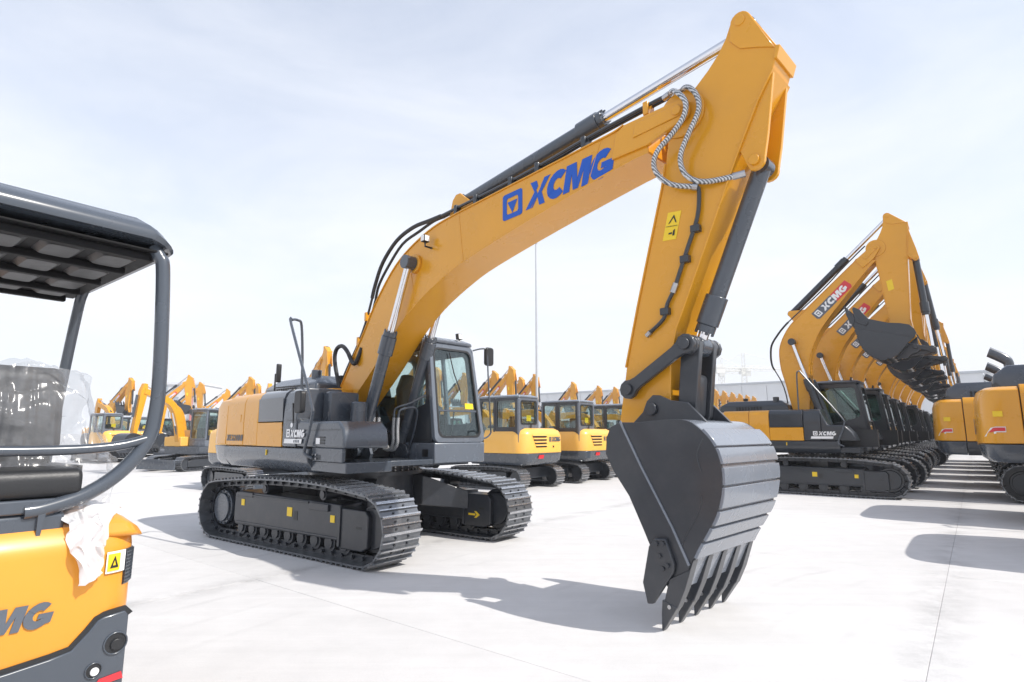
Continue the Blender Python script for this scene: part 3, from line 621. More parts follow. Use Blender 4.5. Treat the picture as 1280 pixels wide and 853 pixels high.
        b = MB(); b.tube(catmull([(1.08, 1.26, 2.96), (1.16, 1.40, 3.0), (1.2, 1.47, 2.95), (1.24, 1.47, 2.5), (1.27, 1.50, 1.72), (1.27, 1.50, 1.60), (1.25, 1.42, 1.53), (1.22, 1.34, 1.52)], 4), .013, 8); r_ = P(b, 'front_grab_rail', S['rail'], base)
        b = MB(); b.loft([[(1.2 + k, y, z) for y, z in rrect(1.44, 1.62, 2.72, 3.03, .05)] for k in (-.05, .02)]); P(b, 'mirror', BLACK, base, bevel=.02)
        b = MB(); b.box(.95, 1.09, y0 - .004, y0, 1.25, 1.36); P(b, 'side_vent', BLACK, base)
        b = MB(); b.box(.0, 1.2, y0 - .006, y0, 1.505, 1.512); P(b, 'panel_groove', BLACK, base)
    else:
        b = MB(); b.box(.98, 1.16, y0 - .004, y0, 1.30, 1.37); P(b, 'white_label', WHITE, base)
        b = MB(cxf); b.tube([(1.0, .46, 3.06), (1.05, .46, 3.2)], .03, 8); P(b, 'work_lamp', BLACK, ro)
    # ---------------- front end
    zs[0] = 1
    aB0 = math.atan2(P0.y - F0.y, P0.x - F0.x); aA0 = math.atan2(T0.y - P0.y, T0.x - P0.x)
    if pose is None:
        fB = fA = lambda p: p; ws = 1
        fK = lambda p: (p[0], p[1] * .93 - .045, p[2]) if len(p) == 3 else p
    else:
        F1, P1, T1, krot, kscale, sB, sA, ws = (pose[k] for k in ('F', 'P', 'T', 'krot', 'ks', 'sB', 'sA', 'ws'))
        a1 = math.atan2(P1[1] - F1[1], P1[0] - F1[0]); fB = planar(F0, aB0, F1, a1 - aB0, math.dist(P1, F1) / (P0 - F0).length, sB)
        a2 = math.atan2(T1[1] - P1[1], T1[0] - P1[0]); fA = planar(P0, aA0, P1, a2 - aA0, math.dist(T1, P1) / (T0 - P0).length, sA)
        fK = planar(T0, 0, T1, R(krot), kscale, kscale)
    top = [(-.66, 1.98), (-.587, 2.20), (-.16, 2.77), (.16, 3.18), (.463, 3.60), (.873, 4.02), (1.22, 4.255), (1.653, 4.43), (1.988, 4.515), (2.4, 4.565), (2.822, 4.60), (3.394, 4.645), (4.009, 4.692), (4.642, 4.742), (4.97, 4.768), (5.10, 4.80)]
    bot = [(5.38, 4.40), (5.03, 4.365), (3.775, 4.13), (2.7, 3.895), (2.226, 3.75), (1.688, 3.52), (1.3, 3.29), (.992, 3.05), (.466, 2.57), (-.2, 2.04), (-.40, 1.80)]
    prof = catmull(top, 3) + [(5.30, 4.80)] + catmull(bot, 3) + [(-.52, 1.78), (-.64, 1.86)]
    b = MB(fB); wB = .25
    b.prism(prof, -wB, wB); bo = P(b, 'boom', YP, bevel=.008)
    # flange lips: top and bottom plates stand a little proud of the side plates
    def strip(line, t, wy, f, nm, m, parent):
        q = MB(f); pts = [Vector(p) for p in line]; a_, c_ = [], []
        for i, p in enumerate(pts):
            d = (pts[min(i + 1, len(pts) - 1)] - pts[max(i - 1, 0)]).normalized(); nn = Vector((-d.y, d.x)); a_.append(p + nn * t[0]); c_.append(p + nn * t[1])
        q.prism([tuple(p) for p in a_] + [tuple(p) for p in c_[::-1]], -wy, wy); return P(q, nm, m, parent, bevel=.003)
    strip(catmull(top[1:], 3), (-.004, .012), wB + .018, fB, 'top_flange', YP, bo)
    strip(catmull(bot[:-1], 3), (-.004, .012), wB + .018, fB, 'bottom_flange', YP, bo)
    if detail:
        for (xa, za), (xb, zb) in (((2.55, 3.875), (2.45, 4.56)), ((1.52, 3.44), (1.30, 4.27)), ((4.62, 4.30), (4.80, 4.74))):
            q = MB(fB); q.tube([(xa + (xb - xa) * j / 6, -wB - .001, za + (zb - za) * j / 6) for j in range(7)], .006, 6); P(q, 'weld_seam', YP, bo)
        q = MB(fB); q.tube([(5.44, -.0, 4.42), (5.44, 0, 4.43)], .004, 5)
    # fork cheeks at the boom nose
    for sg in (-1, 1):
        ck = [(4.95, 4.46), (5.02, 4.735), (5.12, 4.79)] + circ(5.725, 4.696, .115, 9, 100, -80, True) + [(5.38, 4.47)]
        q = MB(fB); q.prism(ck, sg * (wB - .02), sg * (wB + .028)); P(q, 'boom_cheek', YP, bo, bevel=.006)
        q = MB(fB); q.prism([(5.22, 4.60), (5.26, 4.745), (5.68, 4.755)] + circ(5.725, 4.696, .06, 5, 80, -80, True) + [(5.5, 4.62)], sg * (wB + .028), sg * (wB + .042)); P(q, 'cheek_pad', YP, bo, bevel=.006)
        q = MB(fB); q.cyl((5.725, sg * (wB + .03), 4.696), (5.725, sg * (wB + .062), 4.696), .05, 18); P(q, 'pivot_pin', YP, bo, bevel=.006)
        q = MB(fB); q.cyl((1.50, sg * wB, 4.04), (1.50, sg * (wB + .05), 4.04), .14, 20); P(q, 'cylinder_boss', YP, bo, bevel=.01)
    q = MB(fB); q.prism([(2.12, 4.54), (2.20, 4.84), (2.27, 4.91), (2.36, 4.91), (2.44, 4.84), (2.75, 4.6)], -.16, -.12); q.prism([(2.12, 4.54), (2.20, 4.84), (2.27, 4.91), (2.36, 4.91), (2.44, 4.84), (2.75, 4.6)], .12, .16); P(q, 'arm_cylinder_bracket', YP, bo, bevel=.006)
    # boom lettering
    a_ln = math.atan2(4.69 - 4.60, 4.009 - 2.822)
    def on_boom(u, v, k):
        x = (3.30 if S['boom_logo'] == 'blue' else 2.75) + u; return (x, -(wB + k), (4.215 + u * .05 if S['boom_logo'] == 'blue' else 4.06 + u * .1) + v)
    if S['boom_logo'] == 'blue':
        wp, wl = word('XCMG', .315, .22, .005); s1 = 1.30 / wl
        decal(icon(.335), on_boom, 'badge', BLUE, bo, 0, xf=fB)
        decal([[(.40 + u * s1, .02 + v) for u, v in pl] for pl in wp], on_boom, 'boom_lettering', BLUE, bo, 0, xf=fB)
    else:
        KB = .72
        on_b2 = lambda u, v, k: on_boom(u * KB, v * KB + .05, k)
        decal([[(-.10, .06), (-.02, -.03), (1.12, -.03), (1.18, .37), (-.06, .37)]], on_b2, 'grey_label', DTXT, bo, 0, xf=fB)
        decal([[(1.14, -.03), (2.06, -.03), (2.14, .06), (2.14, .37), (1.20, .37)]], on_b2, 'red_label', RED, bo, 0, xf=fB)
        wp, wl = word('XCMG', .27, .16, .03)
        decal([[(.02 + u, .04 + v) for u, v in pl] for pl in icon(.27)] + [[(.42 + u * 1.55 / wl, .04 + v) for u, v in pl] for pl in wp], lambda u, v, k: on_b2(u, v, k + .006), 'boom_lettering', WHITE, bo, 0, xf=fB)
    # arm
    wA = .19
    aL = [(4.90, 1.70), (5.0, 2.25), (5.165, 2.877), (5.32, 3.433), (5.48, 4.0), (5.52, 4.20), (5.565, 4.45), (5.60, 4.62), (5.70, 4.80), (5.88, 4.92), (6.015, 5.036), (6.12, 5.15), (6.20, 5.27)]
    aR = [(6.66, 4.95), (6.60, 4.78), (6.45, 4.53), (6.25, 4.12), (6.03, 3.62), (5.84, 3.20), (5.67, 2.82), (5.56, 2.58), (5.49, 2.3), (5.47, 1.95)]
    aprof = aL + circ(6.347, 5.374, .095, 8, 160, 20, True) + aR + circ(5.337, 1.825, .13, 7, 0, -100, True)
    b = MB(fA); b.prism(aprof, -wA, wA); ao = P(b, 'arm', YP, bevel=.008)
    strip([(5.0, 2.25), (5.165, 2.877), (5.32, 3.433), (5.48, 4.0), (5.53, 4.24)], (-.004, .012), wA + .016, fA, 'arm_flange', YP, ao)
    strip(aR[1:9], (-.004, .014), wA + .018, fA, 'arm_flange', YP, ao)
    q = MB(fA); q.prism([(6.645, 4.975), (6.682, 4.96), (6.645, 4.85), (6.615, 4.86)], -.21, .21); P(q, 'arm_end_plate', YP, ao, bevel=.006)
    for sg in (-1, 1):
        q = MB(fA); q.prism([(6.60, 4.76), (6.515, 4.20), (6.475, 4.0)] + circ(6.385, 3.99, .09, 6, -10, -120, True) + [(6.26, 4.12), (6.42, 4.46)], sg * .14, sg * .185); P(q, 'cylinder_ear', YP, ao, bevel=.006)
        q = MB(fA); q.cyl((6.385, sg * .185, 3.99), (6.385, sg * .215, 3.99), .048, 16); P(q, 'pin_cap', YP, ao, bevel=.006)
        q = MB(fA); q.cyl((6.347, sg * wA, 5.374), (6.347, sg * (wA + .025), 5.374), .05, 16); P(q, 'pin_cap', YP, ao, bevel=.006)
        q = MB(fA); q.cyl((5.725, sg * wA, 4.696), (5.725, sg * (wA + .022), 4.696), .24, 28); P(q, 'pivot_boss', YP, ao, bevel=.008)
        q = MB(fA); q.prism([(6.24, 5.22)] + circ(6.347, 5.374, .09, 7, 160, 20, True) + [(6.63, 4.965), (6.5, 5.03), (6.33, 5.10)], sg * wA, sg * (wA + .014)); P(q, 'reinforcing_plate', YP, ao, bevel=.004)
    sk_ = [[(0, 0), (.145, -.012), (.145, .26), (0, .272)]]
    def on_arm(u, v, k): return (5.46 + u + v * .26, -(wA + k), 3.46 + v)
    decal(sk_, on_arm, 'warning_sticker', YSTK, ao, 0, xf=fA)
    if detail:
        pr = [[(.03, .155), (.075, .235), (.12, .15), (.105, .158), (.074, .212), (.047, .162)], [(.055, .05), (.09, .05), (.09, .065), (.055, .065)], [(.10, .03), (.12, .03), (.115, .09), (.10, .08)], [(.01, .131), (.135, .119), (.135, .122), (.01, .134)]]
        decal(pr, lambda u, v, k: on_arm(u, v, k + .005), 'sticker_print', BLACK, ao, 0, xf=fA)
    # bucket
    bl = [(5.194, 1.70), (5.09, 1.66), (5.041, 1.564), (5.028, 1.414), (5.113, 1.255), (5.265, 1.054), (5.391, .80), (5.457, .66), (5.55, .43), (5.66, .28)]
    curve = [(5.40, 1.695), (5.60, 1.715), (5.762, 1.717), (5.883, 1.691), (6.008, 1.592), (6.09, 1.474), (6.13, 1.312), (6.119, 1.139), (6.07, .975), (6.0, .85), (5.898, .691), (5.837, .573), (5.74, .36)]
    cv = catmull(curve, 3); wK = .60 * ws
    kb = MB(fK); pts = [Vector(p) for p in cv]; inner = []
    for i, p in enumerate(pts):
        d = (pts[min(i + 1, len(pts) - 1)] - pts[max(i - 1, 0)]).normalized(); inner.append(tuple(p + Vector((d.y, -d.x)) * .03))
    kb.prism(cv + inner[::-1], -wK, wK); ko = P(kb, 'bucket', S['shell'], bevel=.004)
    for sg in (-1, 1):
        side = bl + [(5.72, .33)] + [(p[0] - (0), p[1]) for p in cv[::-1]]
        q = MB(fK); q.prism(side, sg * wK, sg * (wK + .028)); po = P(q, 'side_plate', S['side'], ko, bevel=.004)
        q = MB(fK); q.prism([(5.19, 1.70), (5.205, 1.715), (5.41, 1.318), (5.69, .827), (5.825, .555), (5.805, .545), (5.67, .827), (5.39, 1.318)], sg * (wK + .026), sg * (wK + .040)); P(q, 'weld_bead', S['shell'], po)
        if detail:
            for ln in ([(5.985, 1.555), (5.925, 1.43), (5.955, 1.30)], [(5.95, 1.10), (5.92, .98), (5.83, .83), (5.76, .70)]): q = MB(fK); q.tube(catmull([(x, sg * (wK + .029), z) for x, z in ln], 4), .006, 6); P(q, 'weld_line', S['side'], po)
        q = MB(fK); q.prism([(5.47, .66), (5.40, .36), (5.44, .195), (5.495, .205), (5.69, .48), (5.70, .545), (5.63, .74), (5.525, .73)], sg * (wK + .030), sg * (wK + .075)); co_ = P(q, 'side_cutter', S['side'], ko, bevel=.01)
        for (x, z) in ((5.55, .69), (5.61, .70), (5.575, .60), (5.645, .53), (5.60, .50)): g = MB(fK); g.cyl((x, sg * (wK + .075), z), (x, sg * (wK + .095), z), .019, 6); P(g, 'bolt', S['side'], co_)
        q = MB(fK); q.prism([(5.12, 1.69), (5.24, 1.80), (5.285, 1.90), (5.35, 1.955), (5.42, 1.95), (5.532, 1.90), (5.698, 1.874), (5.90, 1.67), (5.6, 1.66)], sg * .245, sg * .285); eo = P(q, 'bucket_ear', S['side'], ko, bevel=.006)
        q = MB(fK); q.cyl((5.337, sg * .285, 1.825), (5.337, sg * .32, 1.825), .06, 18); P(q, 'ear_pin', S['side'], eo, bevel=.008)
    # wear strips across the shell: each plate is its own piece
    marks = [(0.30, 0.385), (.395, .455), (.47, .535), (.545, .625), (.64, .70), (.715, .775), (.79, .86)]
    Lc = [0]
    for i in range(len(pts) - 1): Lc.append(Lc[-1] + (pts[i + 1] - pts[i]).length)
    def at(t):
        d = t * Lc[-1]; i = 0
        while i < len(Lc) - 2 and Lc[i + 1] < d: i += 1
        u = (d - Lc[i]) / (Lc[i + 1] - Lc[i]); p = pts[i].lerp(pts[i + 1], u); dd = (pts[i + 1] - pts[i]).normalized(); return p, Vector((-dd.y, dd.x))
    for k, (t0, t1) in enumerate(marks):
        o_ = []; i_ = []
        for j in range(4):
            p, nn = at(t0 + (t1 - t0) * j / 3); o_.append(tuple(p + nn * .024)); i_.append(tuple(p - nn * .002))
        q = MB(fK); q.prism(o_ + i_[::-1], -wK - .03, wK + .03); P(q, 'wear_strip', S['shell'], ko, bevel=.005)
    for k in range(5):
        y = (-.60 + .30 * k) * ws
        q = MB(fK); q.loft([[(5.86, y - .05, .60), (5.86, y + .05, .60), (5.82, y + .05, .52), (5.82, y - .05, .52)], [(5.78, y - .055, .37), (5.78, y + .055, .37), (5.64, y + .055, .42), (5.64, y - .055, .42)], [(5.70, y - .05, .20), (5.70, y + .05, .20), (5.585, y + .05, .235), (5.585, y - .05, .235)]]); ad = P(q, 'tooth_adapter', S['side'], ko, bevel=.012)
        q = MB(fK); q.loft([[(5.705, y - .057, .215), (5.705, y + .057, .215), (5.57, y + .057, .25), (5.57, y - .057, .25)], [(5.64, y - .05, .12), (5.64, y + .05, .12), (5.555, y + .05, .14), (5.555, y - .05, .14)], [(5.56, y - .035, .002), (5.56, y + .035, .002), (5.545, y + .035, .002), (5.545, y - .035, .002)]]); to_ = P(q, 'tooth', S['side'], ko, bevel=.008)
        if detail: q = MB(fK); q.cyl((5.635, y - .064, .205), (5.635, y + .064, .205), .017, 10); P(q, 'tooth_pin', STEEL, to_)
    # linkage
    Pl, Pb = fA((5.07, 2.024)), fK((5.62, 1.79))
    if pose is None: Pt = (5.689, 2.409)
    else:
        ra, rb = math.dist((5.07, 2.024), (5.689, 2.409)) * .95, math.dist((5.62, 1.79), (5.689, 2.409)) * .95
        c2 = circle_x(Pl, ra, Pb, rb); Pt = max(c2, key=lambda q: q[0])
    for sg in (-1, 1):
        q = MB(); q.prism(waist_link(Pl, Pt, .095, .058), sg * .235, sg * .295); lo_ = P(q, 'link_rod', S['side'], bevel=.012)
        for pp in (Pl, Pt): q = MB(); q.cyl((pp[0], sg * .30, pp[1]), (pp[0], sg * .325, pp[1]), .055, 16); P(q, 'link_pin', S['side'], lo_, bevel=.006)
    q = MB(); q.prism(slab_link(Pb, Pt, .09, .095), -.18, -.11); q.prism(slab_link(Pb, Pt, .09, .095), .11, .18)
    m_ = ((Pb[0] + Pt[0]) / 2, (Pb[1] + Pt[1]) / 2); q.prism(slab_link(Pb, m_, .05, .05), -.11, .11); q.cyl((Pt[0], -.22, Pt[1]), (Pt[0], .22, Pt[1]), .09, 18); P(q, 'bucket_link', S['side'], bevel=.008)
    # hydraulic cylinders
    bc = fB((1.50, 4.04))
    base_b = (.36, 1.34)
    Lb = math.dist(base_b, bc)
    for sg in (-1, 1): cylinder(root, base_b, bc, sg * .37, .088, 'boom_cylinder', sw, 0, 1.83 if pose is None else min(1.83, Lb - .35), .052, detail)
    a0_, a1_ = fB((2.30, 4.84)), fA((6.347, 5.374)); cylinder(root, a0_, a1_, 0, .09, 'arm_cylinder', sw, 0, 2.36 if pose is None else math.dist(a0_, a1_) * .58, .055, detail)
    k0 = fA((6.385, 3.99)); cylinder(root, k0, Pt, 0, .082, 'bucket_cylinder', sw, 0, (math.dist(k0, Pt) - .20) if pose is None else math.dist(k0, Pt) * .60, .05, detail)
    # pipes and hoses on the boom
    def bt_(pts, r, nm, m, f=fB, parent=bo, n=7, sm=4):
        q = MB(f); q.tube(catmull(pts, sm), r, n); return P(q, nm, m, parent)
    for k, (y, dz) in enumerate(((-.20, 0), (-.13, .01), (.2, .0)) if detail else ((-.16, 0),)):
        bt_([(-.72, y, 2.22 + dz), (-.40, y, 2.66 + dz), (-.14, y, 2.97 + dz), (.10, y, 3.33 + dz), (.28, y, 3.74 + dz)], .020, 'boom_pipe', DGREY)
        o = .06 if k else .0
        bt_([(.28, y, 3.74 + dz), (.36, y, 3.90 + dz), (.58, y, 4.14), (.95, y, 4.42), (1.4, y, 4.56), (1.75, y, 4.63), (2.0, y, 4.66)] if not detail else [(.28, y, 3.74 + dz), (.36, y, 3.95 + dz), (.55 + o, y, 4.27 + dz - o), (.92 + o, y, 4.55 + dz - o), (1.35 + o, y, 4.66 - o), (1.75, y, 4.66 + dz), (2.0, y, 4.66 + dz)], .030 if not k else .022, 'boom_hose', RUBBER)
        bt_([(2.0, y, 4.66 + dz), (2.75, y, 4.705 + dz), (3.4, y, 4.745 + dz), (4.0, y, 4.80 + dz), (4.55, y, 4.87 + dz), (5.5, y, 4.955 + dz), (5.62, y, 4.95 + dz)], .020, 'boom_pipe', DGREY)
    if detail:
        for x, z in ((-.05, 3.06), (.16, 3.44), (-.55, 2.47), (2.35, 4.63), (2.75, 4.66), (3.4, 4.70), (3.85, 4.74), (4.55, 4.81), (5.35, 4.89)):
            q = MB(fB); q.box(x - .03, x + .03, -.24, -.10, z - .06, z + .085); P(q, 'pipe_clamp', YP if x in (5.35, .16, -.05) else DGREY, bo, bevel=.008)
        # work lamp on the boom
        q = MB(); q.box(1.83, 1.91, -.42, -.32, 4.26, 4.36); lo_ = P(q, 'work_lamp', BLACK, bo, bevel=.01)
        q = MB(); q.box(1.84, 1.90, -.426, -.421, 4.27, 4.35); q.box(1.912, 1.916, -.41, -.33, 4.27, 4.35); P(q, 'lamp_lens', WHITE, lo_)
        q = MB(); q.tube([(1.87, -.25, 4.20), (1.87, -.37, 4.20), (1.87, -.37, 4.26)], .014, 6); P(q, 'lamp_bracket', BLACK, lo_)
        # braided hoses between boom and arm
        q = MB(); q.tube(catmull([(5.60, -.20, 4.95), (5.70, -.30, 4.91), (5.80, -.36, 4.80), (5.86, -.37, 4.68), (5.82, -.36, 4.55), (5.67, -.34, 4.43), (5.52, -.33, 4.33), (5.47, -.32, 4.20), (5.53, -.31, 4.06), (5.66, -.29, 3.95), (5.87, -.25, 3.88)], 5), .026, 10); P(q, 'braided_hose', BRAID, ao)
        q = MB(); q.tube(catmull([(5.66, -.12, 4.96), (5.82, -.27, 4.91), (5.92, -.31, 4.80), (5.965, -.32, 4.68), (5.95, -.32, 4.56), (5.85, -.31, 4.41), (5.75, -.30, 4.23), (5.755, -.29, 4.07), (5.84, -.27, 3.955), (5.99, -.25, 3.895), (6.26, -.17, 3.90)], 5), .026, 10); P(q, 'braided_hose', BRAID, ao)
        q = MB(); q.tube(catmull([(5.87, -.25, 3.88), (5.875, -.225, 3.83), (5.845, -.225, 3.594), (5.724, -.225, 3.301), (5.60, -.225, 3.005)], 4), .020, 8); q.tube(catmull([(5.56, -.225, 2.92), (5.498, -.225, 2.818), (5.45, -.225, 2.68), (5.28, -.215, 2.56)], 4), .019, 8); P(q, 'arm_pipe', DGREY, ao)
        for pts_, r_q in (([(5.60, -.225, 3.005), (5.56, -.225, 2.92)], .03), ([(5.30, -.215, 2.575), (5.255, -.21, 2.54)], .026)): q = MB(); q.tube(pts_, r_q, 10); P(q, 'pipe_coupling', STEEL, ao)
        for x, z in ((5.82, 3.49), (5.70, 3.22), (5.47, 2.75)): q = MB(); q.box(x - .045, x + .045, -.25, -.185, z - .035, z + .035); P(q, 'pipe_clamp', DGREY, ao, bevel=.008)
        for pts_ in ([(5.545, -.19, 4.95), (5.63, -.225, 4.945)], [(5.83, -.26, 3.89), (5.875, -.245, 3.875)], [(5.60, -.115, 4.965), (5.70, -.16, 4.96)], [(6.19, -.195, 3.895), (6.29, -.165, 3.905)]): q = MB(); q.tube(pts_, .034, 10); P(q, 'hose_fitting', STEEL, ao)
        # hoses in front of the valve block
        for k, (x, y) in enumerate(((.50, -.22), (.60, -.20), (.62, .06), (.70, .08))):
            q = MB(); q.tube(catmull([(x, y, 1.84), (x - .01, y, 1.65), (x, y, 1.47), (x - .08, y, 1.36), (x - .22, y, 1.36), (x - .32, y, 1.44)], 4), .026, 8); P(q, 'valve_hose', BRAID)
        q = MB(); q.tube(catmull([(.62, .06, 1.84), (.66, .06, 1.98), (.85, .20, 2.06), (1.05, .33, 2.18)], 4), .018, 8); q.tube(catmull([(.70, .08, 1.84), (.74, .1, 1.96), (.86, .3, 1.98), (.80, .33, 1.7), (.62, .35, 1.35)], 4), .018, 8); q.tube(catmull([(.50, -.22, 1.84), (.52, -.24, 1.96), (.60, -.36, 2.02)], 4), .018, 8); P(q, 'steel_pipe', GP)
    return root

MAIN = dict(yellow=YEL, grey=GREY, cab=LGREY, under=UNDER, cyl=GREY, shoe=SHOE, hub=GREY, cwlow=GREY, skirt=GREY, panel=PANEL, hood=GREY, tank=GREY, rail=GREY, cabside=DGREY, seal=GREY, glass=GLASS, shell=SHELL, side=SIDEP, boom_logo='blue', model='XE220DN')
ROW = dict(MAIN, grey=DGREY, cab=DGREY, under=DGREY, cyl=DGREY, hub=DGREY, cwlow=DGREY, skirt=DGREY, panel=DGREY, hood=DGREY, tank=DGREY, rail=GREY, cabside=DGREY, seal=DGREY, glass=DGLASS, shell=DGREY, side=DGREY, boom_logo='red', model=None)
RGT = dict(ROW, exhaust='elbow', cwlow=GREY, hood=GREY, cwdecal=True, uoff=.55, zs=1.3)

MX, MY, MYAW, SWING = -2.308, 9.361, -.644, -.126
GYAW = -.672
e1 = Vector((math.cos(GYAW), math.sin(GYAW), 0)); e2 = Vector((-math.sin(GYAW), math.cos(GYAW), 0))

# ------------------------------------------------------------------ ground: concrete slabs with open joints
g = MB(); g.add([(-900, -300, -.007), (900, -300, -.007), (900, 1500, -.007), (-900, 1500, -.007)], [[0, 1, 2, 3]])
ground = g.obj('ground', CONC, None); ground['kind'] = 'structure'; ground['label'] = 'pale concrete yard'
SU, SV = 6.0, 5.0
J0 = Vector((9.26, 12.31, 0)); u0 = J0.dot(e1); v0 = J0.dot(e2) - 1.9
sl = MB(); gap = .0016
sl.box(gap, SU - gap, gap, SV - gap, -.05, 0)
proto = sl.obj('concrete_slab', CONC, ground, bevel=.002); first = True
for i in range(-6, 8):
    for j in range(-3, 12):
        c = e1 * (u0 + i * SU + SU / 2) + e2 * (v0 + j * SV + SV / 2)
        if c.y < -6 or abs(c.x) > 12 + c.y * 1.05: continue
        o = proto if first else proto.copy()
        if not first: col.objects.link(o)
        first = False
        q = e1 * (u0 + i * SU) + e2 * (v0 + j * SV); o.parent = ground
        o.location = (q.x, q.y, random.uniform(-.0008, 0)); o.rotation_euler.z = GYAW

# ------------------------------------------------------------------ the big machine in the middle
big_excavator('excavator', (MX, MY, 0), MYAW, 'large yellow and grey excavator with blue boom lettering, bucket teeth resting on the ground', None, SWING, None, MAIN, True)

# ------------------------------------------------------------------ long row on the right, booms up and buckets curled
row_pose = dict(F=(-.30, 1.95), P=(1.83, 6.70), T=(2.50, 3.86), krot=-136, ks=1.06, sB=.98, sA=1.0, ws=1.0)
row_pose2 = dict(row_pose, P=(1.70, 6.74), T=(2.52, 3.95), krot=-131)
o1 = Vector((8.83, 16.75, 0)); ROWLAB = 'excavator in the long row of raised booms, dark cab and undercarriage'
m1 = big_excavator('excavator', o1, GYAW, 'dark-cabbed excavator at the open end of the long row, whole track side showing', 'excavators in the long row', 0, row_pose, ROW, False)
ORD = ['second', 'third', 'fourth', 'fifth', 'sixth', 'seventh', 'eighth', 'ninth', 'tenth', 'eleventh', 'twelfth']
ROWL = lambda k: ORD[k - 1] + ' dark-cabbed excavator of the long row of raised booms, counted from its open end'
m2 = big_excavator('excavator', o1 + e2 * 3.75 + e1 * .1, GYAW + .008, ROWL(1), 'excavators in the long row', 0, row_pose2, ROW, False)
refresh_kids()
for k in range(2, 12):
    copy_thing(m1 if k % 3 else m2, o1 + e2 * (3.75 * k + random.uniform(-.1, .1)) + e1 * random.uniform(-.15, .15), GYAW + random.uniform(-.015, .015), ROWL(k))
# second row to its right: tails towards the aisle, booms lowered forwards
tail_pose = dict(F=(-.30, 1.95), P=(5.6, 3.3), T=(6.4, 1.1), krot=20, ks=.9, sB=.86, sA=.88, ws=1.0)
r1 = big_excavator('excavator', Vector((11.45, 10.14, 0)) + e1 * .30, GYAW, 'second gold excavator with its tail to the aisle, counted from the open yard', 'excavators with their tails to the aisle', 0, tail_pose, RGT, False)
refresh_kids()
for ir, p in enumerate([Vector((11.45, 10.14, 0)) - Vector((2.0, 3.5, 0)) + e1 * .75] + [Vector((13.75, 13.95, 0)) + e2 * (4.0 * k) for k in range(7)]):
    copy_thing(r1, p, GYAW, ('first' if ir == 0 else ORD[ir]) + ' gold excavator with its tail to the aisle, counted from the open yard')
# far rows of raised booms
for k, (px, py) in enumerate(((405, 436), (470, 450), (520, 455), (545, 462), (576, 468), (616, 466), (636, 460), (652, 474), (668, 470), (718, 480), (747, 484), (770, 486))):
    d_ = 5.95 * 720 / (542 - py); copy_thing((m1, m2)[k % 2], Vector(((px - 640) / 729 * d_ - 1.6, d_ + 1.2, 0)), GYAW + random.uniform(-.12, .12), 'far excavator with raised boom behind the row of small grey cabs')['group'] = 'far excavators behind the small cabs'
for k in range(7): copy_thing(m1, Vector((24 + 2.3 * k, 78 + 3.0 * k, 0)), GYAW + random.uniform(-.02, .02), 'distant excavator with raised boom in front of the warehouse wall')['group'] = 'distant excavators by the warehouse'
copy_thing(m1, Vector((27.5, 33.0, 0)) + e1 * 3 + e2 * 14, GYAW, 'single raised excavator boom standing beyond the aisle')

